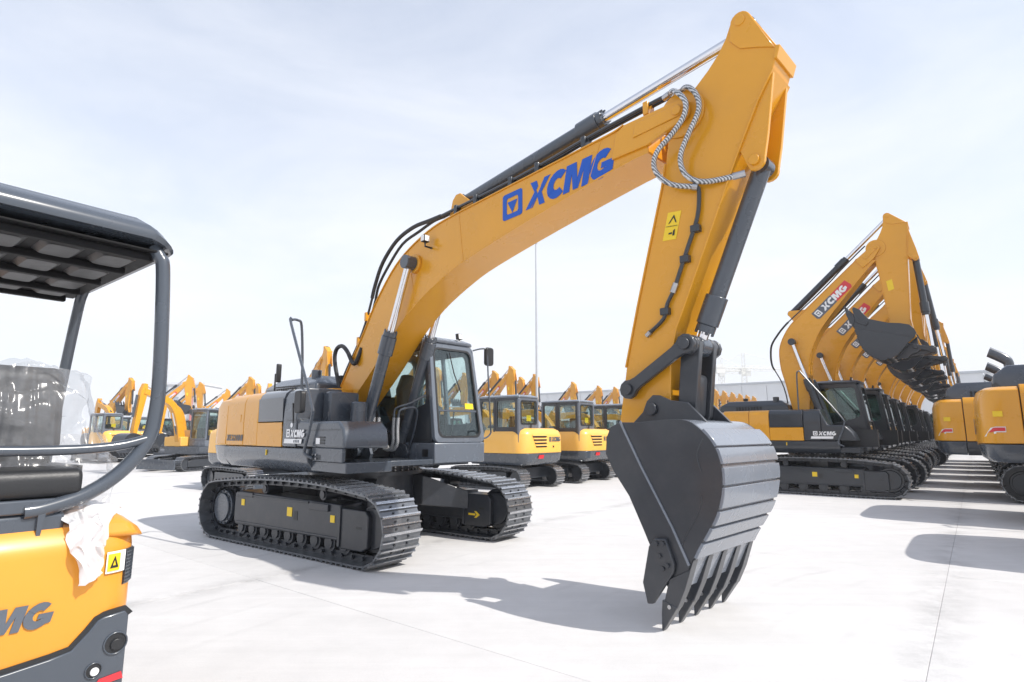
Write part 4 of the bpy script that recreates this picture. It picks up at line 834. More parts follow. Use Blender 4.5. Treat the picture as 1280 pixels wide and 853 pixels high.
# ------------------------------------------------------------------ small 7 tonne excavators
def small_excavator(name, loc, yaw, label, group, pose, lettering='XCMG'):
    root = empty(name, loc, yaw, label, 'excavator', group)
    P = lambda mb, n, m, parent=None, **k: mb.obj(n, m, parent or root, **k)
    path = track_path(-.77, 1.47, .32, .32, .32, .32, .68, (.3, -.3))
    for sg in (-1, 1):
        yc = sg * .90
        track(root, yc, path, 38, .45, False, SHOE)
        f = MB(); f.prism([(-.45, .18), (-.45, .5), (1.15, .5), (1.35, .42), (1.35, .18)], yc - .12, yc + .12); P(f, 'track_frame', DGREY, bevel=.01)
        f = MB(); f.cyl((-.77, yc - .1, .32), (-.77, yc + .1, .32), .20, 20); P(f, 'sprocket', DGREY); f = MB(); f.cyl((1.47, yc - .1, .32), (1.47, yc + .1, .32), .20, 20); P(f, 'idler', DGREY)
    b = MB(); b.box(-.7, .7, -.8, .8, .3, .6); b.cyl((0, 0, .6), (0, 0, .74), .5, 28); P(b, 'car_body', DGREY)
    bl = MB(); bl.prism([(2.02, .08), (2.10, .10), (2.06, .3), (2.12, .52), (2.06, .52), (2.0, .3)], -1.12, 1.12); bo = P(bl, 'dozer_blade', GREY, bevel=.01)
    bl = MB(); bl.box(.6, 2.02, -.65, -.5, .22, .36); bl.box(.6, 2.02, .5, .65, .22, .36); P(bl, 'blade_arm', GREY, bo)
    def plan(x0, x1, y, r): return rrect(x0, x1, -y, y, r, 5)
    def hull(x0, x1, y, r0, n=8):                       # plan outline, tail rounded, front square
        o = [(x1, -y), (x1, y)]
        o += [(x0 + r0 - r0 * math.sin(R(90 * k / n)), y - r0 + r0 * math.cos(R(90 * k / n))) for k in range(n + 1)]
        o += [(x0 + r0 - r0 * math.cos(R(90 * k / n)), -(y - r0) - r0 * math.sin(R(90 * k / n))) for k in range(n + 1)]
        return o
    lo = MB(); lo.loft([[(x, y, z) for x, y in hull(x0, .9, yy, rr)] for z, x0, yy, rr in ((.70, -1.0, .98, .34), (.80, -1.11, 1.06, .40), (1.03, -1.15, 1.09, .42))]); P(lo, 'lower_band', GREY, bevel=.012)
    up = MB(); up.loft([[(x, y, z) for x, y in hull(x0, .35, yy, rr)] for z, x0, yy, rr in ((1.035, -1.15, 1.09, .42), (1.55, -1.14, 1.08, .42), (1.68, -1.08, 1.03, .40), (1.75, -.96, .92, .36))]); cw = P(up, 'counterweight', MIDY, bevel=.01)
    f = MB(); f.box(.35, .95, -1.06, -.02, 1.035, 1.45); P(f, 'front_locker', MIDY, bevel=.03)
    for k in range(4):
        zz = 1.20 + .095 * k; v = MB(); v.box(-1.156, -1.12, -.02, .66 - .05 * (3 - k), zz, zz + .048); P(v, 'louvre_slot', BLACK, cw)
        v = MB(); v.prism([(-1.150, zz + .048), (-1.172, zz + .044), (-1.150, zz + .075)], -.04, .68 - .05 * (3 - k)); P(v, 'louvre_lip', MIDY, cw)
    wp, wl = word(lettering, .14, .15, .06)
    decal([[(u, v) for u, v in pl] for pl in icon(.14)] + [[(u + .18, v) for u, v in pl] for pl in wp], lambda u, v, k: (-1.1505 - k, -.16 - u * .75, 1.36 + v), 'tail_lettering', DTXT, cw)
    decal([[(0, 0), (.26, 0), (.30, .10), (.05, .10)]], lambda u, v, k: (-1.152 - k, .42 - u, .88 + v), 'red_sticker', RED, cw)
    l = MB(); l.box(-1.162, -1.14, -.40, -.34, 1.19, 1.24); P(l, 'lock', BLACK, cw)
    # cab
    x0, x1, y0, y1, z0, z1 = -.92, .60, .06, 1.04, 1.03, 2.62
    b = MB(); b.box(x0, x1, y0, y1, z0, 1.30); cab = P(b, 'cab', LGREY, bevel=.02)
    n = 4
    def frame(o_, i_, a, bb, ax, nm, m): q = MB(); q.ring(o_, i_, a, bb, ax); return P(q, nm, m, cab, bevel=.01)
    frame(rrect(y0, y1, 1.30, z1, .06, n), rrect(y0 + .12, y1 - .12, 1.88, z1 - .10, .06, n), x0, x0 + .06, 'x', 'rear_frame', LGREY)
    frame(rrect(y0, y1, 1.30, z1, .06, n), rrect(y0 + .07, y1 - .07, 1.38, z1 - .08, .06, n), x1 - .06, x1, 'x', 'front_frame', LGREY)
    frame(rrect(x0 + .06, -.06, 1.30, z1, .05, n), rrect(x0 + .14, -.12, 1.78, z1 - .08, .06, n), y1 - .05, y1, 'y', 'left_side_frame', DGREY)  # darker than the rear frame: shade on this cab side is in the colour
    frame(rrect(-.05, x1 - .06, 1.30, z1, .05, n), rrect(.02, x1 - .12, 1.50, z1 - .08, .06, n), y1 - .05, y1 + .004, 'y', 'door', DGREY)  # dark grey again for the shaded side of the cab
    frame(rrect(x0 + .06, x1 - .06, 1.30, z1, .05, n), rrect(x0 + .14, x1 - .14, 1.74, z1 - .08, .06, n), y0, y0 + .05, 'y', 'right_side_frame', LGREY)
    b = MB(); b.loft([[(x, y, z1) for x, y in rrect(x0 - .02, x1 + .04, y0 - .02, y1 + .02, .10, n)], [(x, y, z1 + .05) for x, y in rrect(x0 - .02, x1 + .04, y0 - .02, y1 + .02, .10, n)], [(x, y, z1 + .09) for x, y in rrect(x0 + .08, x1 - .06, y0 + .08, y1 - .08, .10, n)]]); P(b, 'roof', LGREY, cab, bevel=.02)
    for nm, bx in (('rear_window', (x0 + .02, x0 + .026, y0 + .09, y1 - .09, 1.84, z1 - .06)), ('windscreen', (x1 - .035, x1 - .029, y0 + .05, y1 - .05, 1.36, z1 - .06)), ('left_window', (x0 + .10, -.09, y1 - .03, y1 - .024, 1.74, z1 - .05)), ('door_window', (-.02, x1 - .10, y1 - .03, y1 - .024, 1.46, z1 - .05)), ('right_window', (x0 + .1, x1 - .1, y0 + .02, y0 + .026, 1.70, z1 - .05))):
        b = MB(); b.box(*bx); P(b, nm, GLASS, cab)
    b = MB(); b.ring(rrect(y0 + .09, y1 - .09, 1.85, z1 - .07, .07, n), rrect(y0 + .13, y1 - .13, 1.89, z1 - .11, .06, n), x0 - .006, x0, 'x'); P(b, 'window_seal', BLACK, cab)
    b = MB(); b.box(-.45, .0, .3, .8, 1.3, 1.62); b.box(-.52, -.36, .32, .78, 1.6, 2.1); b.box(.38, .5, .35, .75, 1.3, 1.85); P(b, 'operator_seat', SEAT, cab, bevel=.04)
    b = MB(); b.box(x0 + .03, x0 + .034, .40, .62, 1.95, 2.12); P(b, 'window_label', YSTK, cab)
    b = MB(); b.tube([(x0 - .02, .5, 1.62), (x0 - .05, .5, 1.86)], .02, 6); P(b, 'wiper_motor', BLACK, cab)
    # front end
    fx = pose
    def bar(pts, w0, y, nm, m):
        q = MB(); A = [Vector(p) for p in pts]; l_, r_ = [], []
        for i, p in enumerate(A):
            d = (A[min(i + 1, len(A) - 1)] - A[max(i - 1, 0)]).normalized(); nn = Vector((-d.y, d.x)); l_.append(tuple(p + nn * w0[i])); r_.append(tuple(p - nn * w0[i]))
        q.prism(l_ + r_[::-1], -y, y); return P(q, nm, m, bevel=.01)
    bm_ = catmull(fx['boom'], 4); wB = [.17 - .05 * i / (len(bm_) - 1) for i in range(len(bm_))]
    bo = bar(bm_, wB, .13, 'boom', fx.get('mat', YEL)); bo.location.y = -.28
    tip = Vector(fx['boom'][-1]); tt = Vector(fx['tip']); dd = (tt - tip).normalized()
    ar = bar([tip - dd * .32, tip, tip.lerp(tt, .5), tt], [.07, .15, .12, .08], .10, 'arm', fx.get('mat', YEL)); ar.location.y = -.28
    nn = Vector((dd.y, -dd.x)) * (1 if fx.get('flip', 1) > 0 else -1)
    def cy(p, q, nm, r=.05):
        a, b = Vector((p[0], -.28, p[1])), Vector((q[0], -.28, q[1])); m_ = MB(); m_.cyl(a, a.lerp(b, .62), r, 12); o = P(m_, nm, GREY); m_ = MB(); m_.cyl(a.lerp(b, .6), b, r * .6, 10); P(m_, 'piston_rod', CHROME, o)
    mid_b = Vector(bm_[len(bm_) // 2]); cy((.75, .98), tuple(mid_b + Vector((.08, -.12))), 'boom_cylinder', .06)
    cy(tuple(mid_b + Vector((-.02, .22))), tuple(tip - dd * .28), 'arm_cylinder'); cy(tuple(tip + dd * .2 - nn * .22), tuple(tt - dd * .12 - nn * .18), 'bucket_cylinder')
    an = fx['bang']; c_, s_ = math.cos(R(an)), math.sin(R(an))
    def bx_(p): return (tt.x + p[0] * c_ - p[2] * s_, p[1] - .28, tt.y + p[0] * s_ + p[2] * c_)
    out = catmull([(-.05, .0), (.25, .02), (.48, -.12), (.55, -.38), (.42, -.62), (.18, -.78)], 3); q = MB(bx_); inn = [(x - .03, z - .0 + (.03 if z < -.4 else -.03)) for x, z in out]; q.prism(out + inn[::-1], -.36, .36); bk = P(q, 'bucket', DGREY, bevel=.006)
    for sg in (-1, 1): q = MB(bx_); q.prism(out + [(.02, -.5), (-.12, -.2)], sg * .36, sg * .385); P(q, 'side_plate', DGREY, bk)
    for k in range(4): q = MB(bx_); q.prism([(.26, -.70), (.16, -.76), (.04, -.93)], -.33 + .2 * k, -.27 + .2 * k); P(q, 'tooth', DGREY, bk)
    return root
low = dict(boom=[(.75, 1.05), (1.25, 1.95), (1.9, 2.35), (3.3, 2.25)], tip=(3.75, .95), bang=15)
upp = dict(boom=[(.75, 1.05), (1.0, 2.2), (1.5, 2.95), (2.7, 3.35)], tip=(2.95, 1.55), bang=10)
folded = dict(boom=[(.75, 1.05), (.85, 2.3), (1.25, 3.15), (2.2, 3.9)], tip=(2.2, 2.2), bang=-60)
sO = Vector((1.54, 20.94, 0)) + e1 * .75; SL = 'small yellow excavator with grey cab and louvred tail, parked in the rear row'
s0 = small_excavator('small_excavator', sO, GYAW + math.pi, SL, 'small excavators in the rear row', low)
refresh_kids()
s0['label'] = 'small grey-cabbed excavator in front of the light mast, whole louvred tail showing'
for k, l in ((-1, "small grey-cabbed excavator mostly hidden behind the big excavator's cab"), (1, 'small grey-cabbed excavator standing between the one before the mast and the big bucket'), (2, 'small grey-cabbed excavator in the rear row, half hidden behind the big bucket')):
    copy_thing(s0, sO + e2 * (3.25 * k), GYAW + math.pi + random.uniform(-.015, .015), l)
copy_thing(s0, Vector((-7.9, 17.9, 0)) + e1 * .25, GYAW, 'small excavator standing right behind the big excavator, only track and roof showing')
# left background group
s1 = small_excavator('small_excavator', (-14.2, 26.6, 0), R(-112), 'small yellow excavator with dozer blade facing the yard, boom raised', None, upp)
s2 = small_excavator('small_excavator', (-14.0, 32.5, 0), R(-52), 'yellow excavator with its boom folded steeply upwards beside the big counterweight', None, folded)
refresh_kids()
for src, x, y, a, l in ((s1, -22.5, 33.0, 150, 'grey-cabbed excavator with yellow tail seen beside the plastic-wrapped seat'), (s1, -19.2, 35.5, -95, 'small yellow excavator facing the yard behind the roll bar'), (s2, -20.5, 39.5, 10, 'excavator with folded boom at the back of the left group'),
        (s0, -25.5, 40.0, 165, 'low-boomed grey-cabbed excavator at the back of the left group'), (s2, -16.5, 41.0, -120, 'excavator with steep folded boom facing the yard behind the blade machine')):
    copy_thing(src, Vector((x, y, 0)), R(a), l)
for k, (x, y, a) in enumerate(((-44, 64, -20), (-39.5, 69, 8), (-33.0, 72, -35), (-30.5, 63, -10), (-41, 78, 30), (-36, 60, 20), (-27.5, 75, -5))): copy_thing((m1, m2)[k % 2], Vector((x, y, 0)), R(a), 'tall excavator boom rising behind the small machines of the left group')['group'] = 'tall booms behind the left group'

# ------------------------------------------------------------------ mini excavator in the foreground, seen from its tail
mini = empty('mini_excavator', (-3.21, 2.96, 0), GYAW + math.pi, 'mini excavator with open canopy and yellow tail, seat wrapped in clear plastic', 'mini excavator')
PM = lambda mb, n, m, parent=None, **k: mb.obj(n, m, parent or mini, **k)
path = track_path(-.80, .80, .25, .25, .25, .25, .52, (.2, -.2))
for sg in (-1, 1):
    track(mini, sg * .70, path, 36, .32, False, BLACK, .03)
    b = MB(); b.box(-.6, .65, sg * .70 - .08, sg * .70 + .08, .14, .40); PM(b, 'track_frame', GREY, bevel=.01)
b = MB(); b.box(-.4, .4, -.62, .62, .2, .44); b.cyl((0, 0, .4), (0, 0, .52), .36, 24); PM(b, 'car_body', GREY)
b = MB(); b.box(-.75, .9, -.82, .82, .52, .66); PM(b, 'deck', GREY, bevel=.02)
def hull2(x0, x1, y, r0, n=8, ex=0):
    o = [(x1, -y), (x1, y)]
    o += [(x0 + r0 - r0 * math.sin(R(90 * k / n)), y - r0 + r0 * math.cos(R(90 * k / n))) for k in range(n + 1)]
    o += [(x0 + r0 - r0 * math.cos(R(90 * k / n)), -(y - r0) - r0 * math.sin(R(90 * k / n))) for k in range(n + 1)]
    return o
cwm = MB(); cwm.loft([[(x, y, z) for x, y in hull2(x0, -.35, yy, rr)] for z, x0, yy, rr in ((.36, -.97, .86, .16), (.42, -1.0, .895, .17), (.76, -1.0, .90, .17), (1.04, -.995, .90, .17), (1.10, -.98, .90, .18), (1.16, -.93, .86, .20))])
cw = PM(cwm, 'counterweight', YEL2, bevel=.012, seg=3)
# cut-out panel in grey with dark edge
gp = [(.9 * 0 - .30, .40), (-.30, .575), (-.42, .585), (-.56, .600), (-.64, .615), (-.70, .68), (-.735, .725), (-.76, .735), (-.845, .745), (-.862, .72), (-.862, .40)]
b = MB(); b.prismx([(.62, .40), (.62, .575)] + gp[1:], -1.014, -.99); gpo = PM(b, 'tail_panel', GREY, cw, bevel=.006)
edge = [(.62, .575)] + gp[1:10]
b = MB(); pts = [Vector(p) for p in edge]; up_ = []
for i, p in enumerate(pts):
    d = (pts[min(i + 1, len(pts) - 1)] - pts[max(i - 1, 0)]).normalized(); n_ = Vector((-d.y, d.x)); n_ = n_ if n_.y > 0 or (abs(n_.y) < .3 and n_.x < 0) else -n_; up_.append(tuple(p + n_ * .022))
b.prismx([tuple(p) for p in pts] + up_[::-1], -1.008, -.992); PM(b, 'panel_edge', BLACK, cw)
for y, z, r in ((-.815, .605, .052), (-.735, .505, .036)):
    b = MB(); b.ring(circ(y, z, r, 20), circ(y, z, r * .86, 20), -1.022, -1.010, 'x'); ho = PM(b, 'port_rim', GREY, gpo, bevel=.003)
    b = MB(); b.cyl((-1.013, y, z), (-1.0155, y, z), r * .86, 20); PM(b, 'port', BLACK, ho)
    b = MB(); b.cyl((-1.012, y - .004, z - .006), (-1.026, y - .004, z - .006), r * .5, 16); PM(b, 'tie_down_eye' if r > .05 else 'gauge', BLACK if r > .05 else WHITE, ho, bevel=.004)
wp, wl = word('XCMG', .105, .25, .01)
decal(wp, lambda u, v, k: (-1.002 - k, -.57 + (wl - u) * .98, .745 + v + (wl - u) * .0), 'tail_lettering', DTXT, cw)
decal([[(0, 0), (.12, .008), (.11, .04), (.02, .03)]], lambda u, v, k: (-1.0155 - k, -.74 - u, .43 + v), 'red_lettering', RED, gpo)
def corner(a, z, o=.004): r0 = .17; return (-1.0 + r0 - (r0 + o) * math.cos(R(a)), -(.90 - r0) - (r0 + o) * math.sin(R(a)), z)
def lab(ps, n_=6):      # cut a label outline into narrow strips that follow the corner
    o = []
    (u0_, v0_), (u1_, v1_) = ps
    for j in range(n_): o.append([(u0_ + (u1_ - u0_) * j / n_, v0_), (u0_ + (u1_ - u0_) * (j + 1) / n_, v0_), (u0_ + (u1_ - u0_) * (j + 1) / n_, v1_), (u0_ + (u1_ - u0_) * j / n_, v1_)])
    return o
decal(lab(((5, .93), (36, 1.03))), lambda u, v, k: corner(u, v, k + .002), 'white_label', WHITE, cw)
decal(lab(((7, .94), (25, 1.02))), lambda u, v, k: corner(u, v, k + .006), 'yellow_label', YSTK, cw)
decal([[(10, .955), (16, .955), (16, .965), (13.2, .965)], [(16, .955), (22, .955), (18.8, .965), (16, .965)], [(10, .955), (13.2, .965), (16, .995), (16, 1.008)], [(22, .955), (16, 1.008), (16, .995), (18.8, .965)]], lambda u, v, k: corner(u, v, k + .010), 'label_print', BLACK, cw)
# mesh grille on the tail's rounded corner
b = MB(); rings = []
for a in range(38, 74, 6): rings.append([corner(a, .865 - a * .0002, -.004), corner(a, .865, .005), corner(a, 1.03, .005), corner(a, 1.03, -.004)])
b.loft(rings); gr = PM(b, 'tail_grille', DGREY, cw)
b = MB()
for k in range(9): z = .875 + k * .017; b.loft([[corner(a, z, .005), corner(a, z, .010), corner(a, z + .006, .010), corner(a, z + .006, .005)] for a in range(38, 70, 6)])
for a in range(39, 68, 4): b.loft([[corner(a, z, .005), corner(a, z, .010), corner(a + 1.3, z, .010), corner(a + 1.3, z, .005)] for z in (.87, 1.025)])
b.obj('grille_mesh', GREY, gr)['kind'] = 'stuff'
# shoulder fender on the right
b = MB(); b.loft([[(-.99, -.60, 1.10), (-.99, -.86, 1.10), (-.94, -.92, 1.08), (-.3, -.94, 1.08), (-.3, -.60, 1.10)], [(-.97, -.62, 1.17), (-.97, -.84, 1.155), (-.93, -.89, 1.13), (-.3, -.92, 1.13), (-.3, -.62, 1.17)], [(-.90, -.66, 1.215), (-.90, -.80, 1.20), (-.86, -.84, 1.18), (-.3, -.86, 1.19), (-.3, -.66, 1.22)]]); PM(b, 'shoulder', YEL2, bevel=.02, seg=3)
# grey sill above the tail and dark hood cap
b = MB(); b.box(-.93, -.30, -.58, .62, 1.13, 1.235); PM(b, 'rear_sill', GREY, bevel=.02)
b = MB(); b.prism(rrect(-.95, -.45, 1.30, 1.435, .05, 4), -.63, .6); hc = PM(b, 'hood_cap', BLACK, bevel=.02, seg=3)
b = MB(); b.box(-.94, -.5, -.55, .6, 1.235, 1.30); PM(b, 'hood_gasket', GREY, hc, bevel=.01)
# roll-over frame and canopy
fr = MB()
rr = .036
for sg in (-1, 1):
    fr = MB(); y = sg * .925
    fr.tube(catmull([(-.86, sg * .86, 2.62), (-.885, sg * .885, 2.57), (-.90, sg * .905, 2.47), (-.92, sg * .93, 1.90), (-.92, sg * .925, 1.68), (-.92, sg * .90, 1.56), (-.92, sg * .80, 1.415), (-.92, sg * .66, 1.31), (-.92, sg * .50, 1.255), (-.92, sg * .42, 1.245)], 5), rr, 14); PM(fr, 'rear_post', GREY)
    fp_ = MB(); fp_.tube(catmull([(-.45, sg * .92, 2.66), (.45, sg * .93, 2.655), (.62, sg * .93, 2.60), (.68, sg * .925, 2.45), (.72, sg * .90, 2.0), (.78, sg * .86, 1.2), (.80, sg * .84, .66)], 5), .034, 12); PM(fp_, 'front_post', GREY)
b = MB(); b.tube(catmull([(-.93, -.89, 1.57), (-.93, -.75, 1.535), (-.93, -.5, 1.52), (-.93, 0, 1.525), (-.93, .5, 1.52), (-.93, .75, 1.535), (-.93, .89, 1.57)], 4), .024, 12); PM(b, 'rear_rail', GREY)
b = MB(); b.prismx([(-.50, 1.245), (-.47, 1.245), (-.47, 1.13), (-.485, 1.13)], -.95, -.90); PM(b, 'rail_bracket', GREY)
rf = MB()
def roofring(z, gx, gy, crown=0):
    o = []
    for x, y in rrect(-.96 + gx, .84 - gx, -.97 + gy, .97 - gy, .15 - gx * .3, 6): o.append((x, y, z - crown * (abs(y) / .97) ** 5))
    return o
rf.loft([roofring(2.675, .05, .05, .075), roofring(2.68, .01, .01, .08), roofring(2.73, 0, 0, .115), roofring(2.785, .02, .02, .165), roofring(2.82, .09, .09, .18), roofring(2.845, .30, .30, .10)]); ro = PM(rf, 'canopy_roof', GREY, angle=50)
# ribbed underside: two cross-beams and a grid of pressed pans
b = MB(); b.box(-.91, .79, -.92, .92, 2.585, 2.60); PM(b, 'roof_liner', LINER, ro, bevel=.006)
for x in (-.84, -.42, .0, .42, .74):
    b = MB(); b.box(x - .025, x + .025, -.86, .86, 2.545, 2.586); PM(b, 'roof_beam', LINER, ro, bevel=.008)
for i in range(4):
    for j in range(7):
        x0, x1 = (-.76, -.35, .07, .47)[i], (-.46, -.04, .36, .68)[i]; y0 = -.84 + j * .245
        b = MB(); b.loft([[(x, y, 2.586) for x, y in rrect(x0, x1, y0, y0 + .20, .04, 3)], [(x, y, 2.562) for x, y in rrect(x0 + .03, x1 - .03, y0 + .03, y0 + .17, .03, 3)]]); PM(b, 'roof_pan', BLACK, ro, bevel=.004, angle=18)
# seat
b = MB(); b.prism([(-.50, 1.50), (-.44, 1.93), (-.36, 1.97), (-.28, 1.92), (-.30, 1.50)], -.64, .12); so = PM(b, 'seat', SEAT, bevel=.06, seg=4)
b = MB(); b.prism(rrect(-.36, .16, 1.26, 1.50, .06, 4), -.62, .10); PM(b, 'seat_cushion', SEAT, so, bevel=.04)
b = MB(); b.box(-.45, .1, -.60, .06, .66, 1.26); PM(b, 'seat_base', BLACK)
for y in (-.72, .2):
    b = MB(); b.box(-.3, .22, y - .08, y + .08, .66, 1.42); b.tube([(.1, y, 1.4), (.14, y, 1.66)], [.016, .03], 8); PM(b, 'control_console', BLACK, bevel=.03)
b = MB(); b.box(.55, .8, -.7, .5, .66, 1.35); PM(b, 'front_console', BLACK, bevel=.04)
# plastic film over the seat: a crumpled sheet with folds
from mathutils import noise as mn
def film(name, grid, amp, freq, mat_, seed, parent=None):
    nu, nv = len(grid[0]), len(grid); bm = bmesh.new(); U, V = 110, 110; vs_ = []
    for j in range(V + 1):
        for i in range(U + 1):
            u, v = i / U * (nu - 1), j / V * (nv - 1); a, c = min(int(u), nu - 2), min(int(v), nv - 2); fu, fv = u - a, v - c
            su, sv_ = fu * fu * (3 - 2 * fu), fv * fv * (3 - 2 * fv)
            p = Vector(grid[c][a]).lerp(Vector(grid[c][a + 1]), su).lerp(Vector(grid[c + 1][a]).lerp(Vector(grid[c + 1][a + 1]), su), sv_)
            q = p * freq + Vector((seed, seed * .7, 0)); d = Vector((mn.noise(q), mn.noise(q + Vector((9, 4, 2))), mn.noise(q + Vector((3, 8, 7)))))
            q2 = Vector((q.x + q.z * .6, q.y * 2.2 - q.z * .9, q.z * .7)) * 1.6; rdg = 1 - abs(mn.noise(q2)) * 2
            vs_.append(bm.verts.new(p + d * amp + d.normalized() * (rdg * amp * .6)))
    for j in range(V):
        for i in range(U): bm.faces.new([vs_[j * (U + 1) + i], vs_[j * (U + 1) + i + 1], vs_[(j + 1) * (U + 1) + i + 1], vs_[(j + 1) * (U + 1) + i]])
    me = bpy.data.meshes.new(name); bm.to_mesh(me); bm.free(); me.materials.append(mat_)
    me.polygons.foreach_set('use_smooth', [True] * len(me.polygons)); o = bpy.data.objects.new(name, me); col.objects.link(o)
    if parent: o.parent = parent
    return o
cover = empty('plastic_cover', (-3.21, 2.96, 0), GYAW + math.pi, 'crumpled clear plastic film draped over the seat of the mini excavator', 'plastic film')
film('back_sheet', [[(-.60, .3, 1.16), (-.60, -.2, 1.16), (-.62, -.60, 1.14), (-.60, -.80, 1.14), (-.42, -.92, 1.16)], [(-.57, .3, 1.5), (-.57, -.2, 1.5), (-.58, -.62, 1.5), (-.52, -.86, 1.45), (-.36, -.95, 1.45)], [(-.52, .3, 1.8), (-.52, -.2, 1.8), (-.52, -.62, 1.80), (-.45, -.78, 1.74), (-.32, -.84, 1.7)], [(-.45, .3, 1.97), (-.45, -.2, 1.98), (-.44, -.60, 1.97), (-.38, -.74, 1.93), (-.28, -.78, 1.85)]], .034, 6.5, FILM, 3.1, cover)
film('top_sheet', [[(-.45, .3, 1.97), (-.45, -.2, 1.98), (-.44, -.60, 1.97), (-.38, -.74, 1.93)], [(-.20, .3, 1.96), (-.2, -.2, 1.96), (-.2, -.62, 1.93), (-.2, -.8, 1.85)], [(.15, .3, 1.60), (.15, -.2, 1.60), (.15, -.65, 1.55), (.1, -.9, 1.4)]], .03, 5.0, FILM, 7.7, cover)
film('hanging_end', [[(-.80, -.52, 1.24), (-.84, -.62, 1.26), (-.84, -.72, 1.26), (-.78, -.84, 1.22)], [(-.97, -.57, 1.19), (-1.01, -.62, 1.20), (-1.01, -.70, 1.20), (-.97, -.755, 1.19)], [(-1.03, -.60, 1.06), (-1.055, -.64, 1.06), (-1.055, -.70, 1.06), (-1.03, -.74, 1.06)], [(-1.025, -.63, .92), (-1.04, -.65, .915), (-1.04, -.68, .915), (-1.025, -.71, .94)]], .022, 9.0, FILM2, 1.3, cover)
# boom of the mini excavator, out of the way to the left
b = MB(); b.prism([(.95, .75), (1.05, 1.5), (1.6, 2.1), (2.6, 2.2), (2.65, 2.05), (1.75, 1.9), (1.25, 1.4), (1.15, .75)], -.09, .09); PM(b, 'boom', YEL2, bevel=.01)
b = MB(); b.prism([(2.5, 2.3), (2.7, 2.3), (2.95, .9), (2.8, .9)], -.07, .07); PM(b, 'arm', YEL2, bevel=.01)

# ------------------------------------------------------------------ background: warehouse, light mast, cranes, flats
wa, wb = Vector((-14, 172, 0)), Vector((128, 60, 0)); wl_ = (wb - wa).length; wyaw = math.atan2(wb.y - wa.y, wb.x - wa.x)
wh = empty('warehouse', wa, wyaw, 'long low pale grey warehouse with sheet metal wall behind the yard', 'warehouse')
b = MB(); b.box(0, wl_, .25, 40, 0, 11.4); b.obj('wall', CORR, wh)
pn = MB(); pn.box(.04, 4.96, 0, .25, 0, 11.8); n_p = int(wl_ / 5)
pp = pn.obj('wall_panel', CORR, wh, bevel=.03)
for k in range(1, n_p): c = pp.copy(); col.objects.link(c); c.parent = wh; c.location.x = 5 * k
b = MB(); b.box(-.3, wl_ + .3, -.25, .35, 11.8, 12.2); b.obj('parapet', mat('roof_edge', (.48, .50, .52), .5), wh)
for x, w_ in ((62, 12), (92, 14), (118, 12), (140, 14)):
    b = MB(); b.box(x, x + w_, -.06, .02, 4.6, 6.6); wo = b.obj('window_band', mat('band_frame', (.30, .32, .35), .4), wh)
    for j in range(int(w_ / 2)): b = MB(); b.box(x + .1 + j * 2, x + 1.9 + j * 2, -.09, -.065, 4.75, 6.45); b.obj('pane', mat('far_glass', (.10, .13, .16), .1), wo)
b = MB(); b.tube([(0, 0, 0), (0, 0, 10), (0, 0, 19.3)], [.13, .105, .075], 14); lm = b.obj('light_mast', POLE); lm.location = (2.25, 52, 0); tag(lm, 'tall thin pale light mast rising behind the small excavators', 'light mast')
b = MB(); b.cyl((0, 0, 0), (0, 0, .25), .32, 16); fo_ = b.obj('foot_flange', POLE, lm)
b = MB(); b.cyl((0, 0, 19.2), (0, 0, 19.34), .14, 16); b.obj('crown', POLE, lm)
CRANE = mat('crane_paint', (.74, .73, .68), .5)
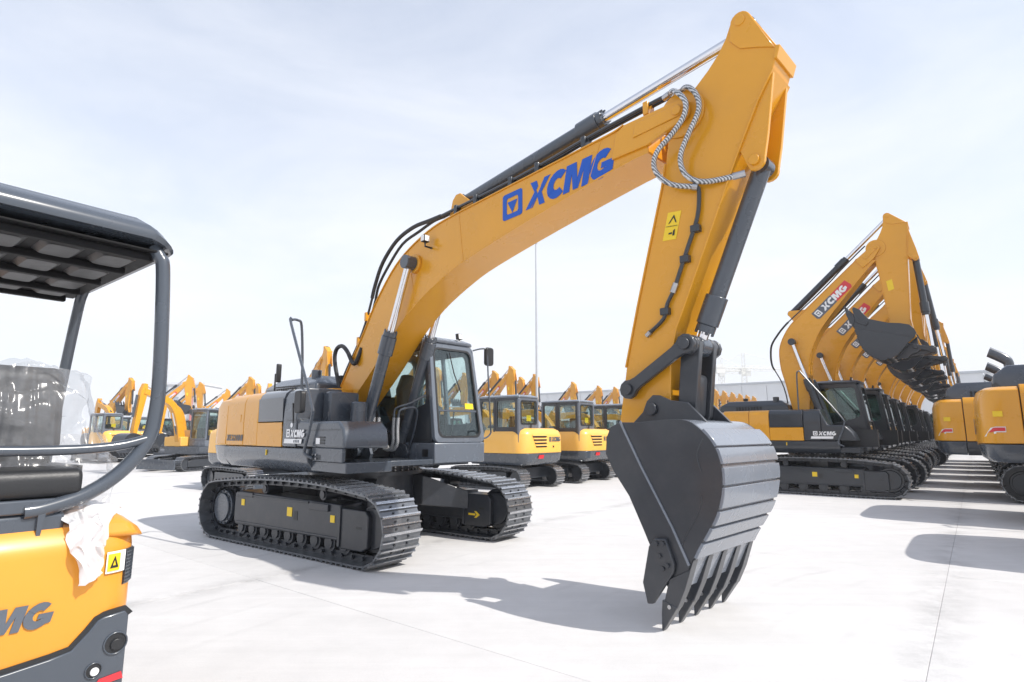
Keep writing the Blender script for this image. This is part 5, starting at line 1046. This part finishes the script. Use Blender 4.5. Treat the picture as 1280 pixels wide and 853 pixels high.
def crane(loc, h, yaw, label):
    r = empty('tower_crane', loc, yaw, label, 'crane', 'tower cranes on the skyline')
    def lattice(p, q, w_, n, nm):
        p, q = Vector(p), Vector(q); d = (q - p).normalized(); a = d.orthogonal().normalized() * w_; c = d.cross(a).normalized() * w_; m_ = MB(); cor = [a + c, a - c, -a - c, -a + c]
        for k in cor: m_.tube([p + k, q + k], w_ * .16, 4)
        for i in range(n):
            for k in range(4): m_.tube([p.lerp(q, i / n) + cor[k], p.lerp(q, (i + 1) / n) + cor[(k + 1) % 4]], w_ * .10, 4)
        o = m_.obj(nm, CRANE, r); o['kind'] = 'stuff'; return o
    lattice((0, 0, 0), (0, 0, h), 1.0, 16, 'mast'); lattice((-14, 0, h), (42, 0, h), .8, 18, 'jib'); lattice((0, 0, h), (0, 0, h + 7), .6, 3, 'tower_head')
    m_ = MB(); m_.tube([(0, 0, h + 7), (30, 0, h + .8)], .12, 4); m_.tube([(0, 0, h + 7), (-12, 0, h + .8)], .12, 4); m_.obj('tie_bar', CRANE, r)
    m_ = MB(); m_.box(-14, -10, -1, 1, h - 2.4, h + .4); m_.obj('counterweight', CRANE, r); m_ = MB(); m_.box(-1, 1.5, 1, 2.6, h - 2.6, h - .2); m_.obj('cab', CRANE, r)
crane((106, 262, 0), 31, R(10), 'pale tower crane above the warehouse roof'); crane((104, 285, 0), 32, R(175), 'pale tower crane above the warehouse roof')
FLAT = mat('rendered_wall', (.62, .62, .62), .7); FWIN = mat('flat_window', (.34, .38, .42), .2)
def flats(loc, yaw, w_, d_, h, label, red=False):
    r = empty('apartment_block', loc, yaw, label, 'building')
    b = MB(); b.box(0, w_, 0, d_, 0, h); b.obj('wall', FLAT, r); b = MB(); b.box(-.3, w_ + .3, -.3, d_ + .3, h, h + .6); b.obj('roof_edge', CORR, r)
    wn = MB(); wn.box(0, 1.6, -.12, -.02, 0, 1.6); first = None
    for i in range(int(w_ / 3)):
        for j in range(int(h / 3)):
            o = wn.obj('window', FWIN, r) if first is None else first.copy()
            if first is not None: col.objects.link(o); o.parent = r
            first = first or o; o.location = (.8 + 3 * i, 0, 1 + 3 * j)
    if red: b = MB(); b.box(w_ * .74, w_ * .78, -.5, -.15, 0, h + 1.2); b.obj('red_stripe', mat('hazed_red', (.55, .16, .14), .6), r)  # red paled in its colour to stand in for distance haze
flats((-98, 160, 0), R(5), 12, 12, 15, 'pale block of flats with red stripe on the skyline at left', True)
flats((-70, 190, 0), R(-10), 15, 12, 14, 'plain pale block of flats on the skyline behind the left group')

# ------------------------------------------------------------------ hazy air over the whole yard
hz = MB(); hz.box(-200, 220, -40, 330, -1.2, 42)
hm = bpy.data.materials.new('haze_air'); hm.use_nodes = True; t = hm.node_tree; t.nodes.clear()
ho_ = nd(t, 'ShaderNodeOutputMaterial'); pv = nd(t, 'ShaderNodeVolumePrincipled'); t.links.new(pv.outputs[0], ho_.inputs['Volume'])
pv.inputs['Color'].default_value = (.93, .95, 1, 1); pv.inputs['Density'].default_value = .0010; pv.inputs['Anisotropy'].default_value = 0
haze = hz.obj('haze', hm); haze['kind'] = 'stuff'; haze['label'] = 'pale dusty haze hanging over the yard'
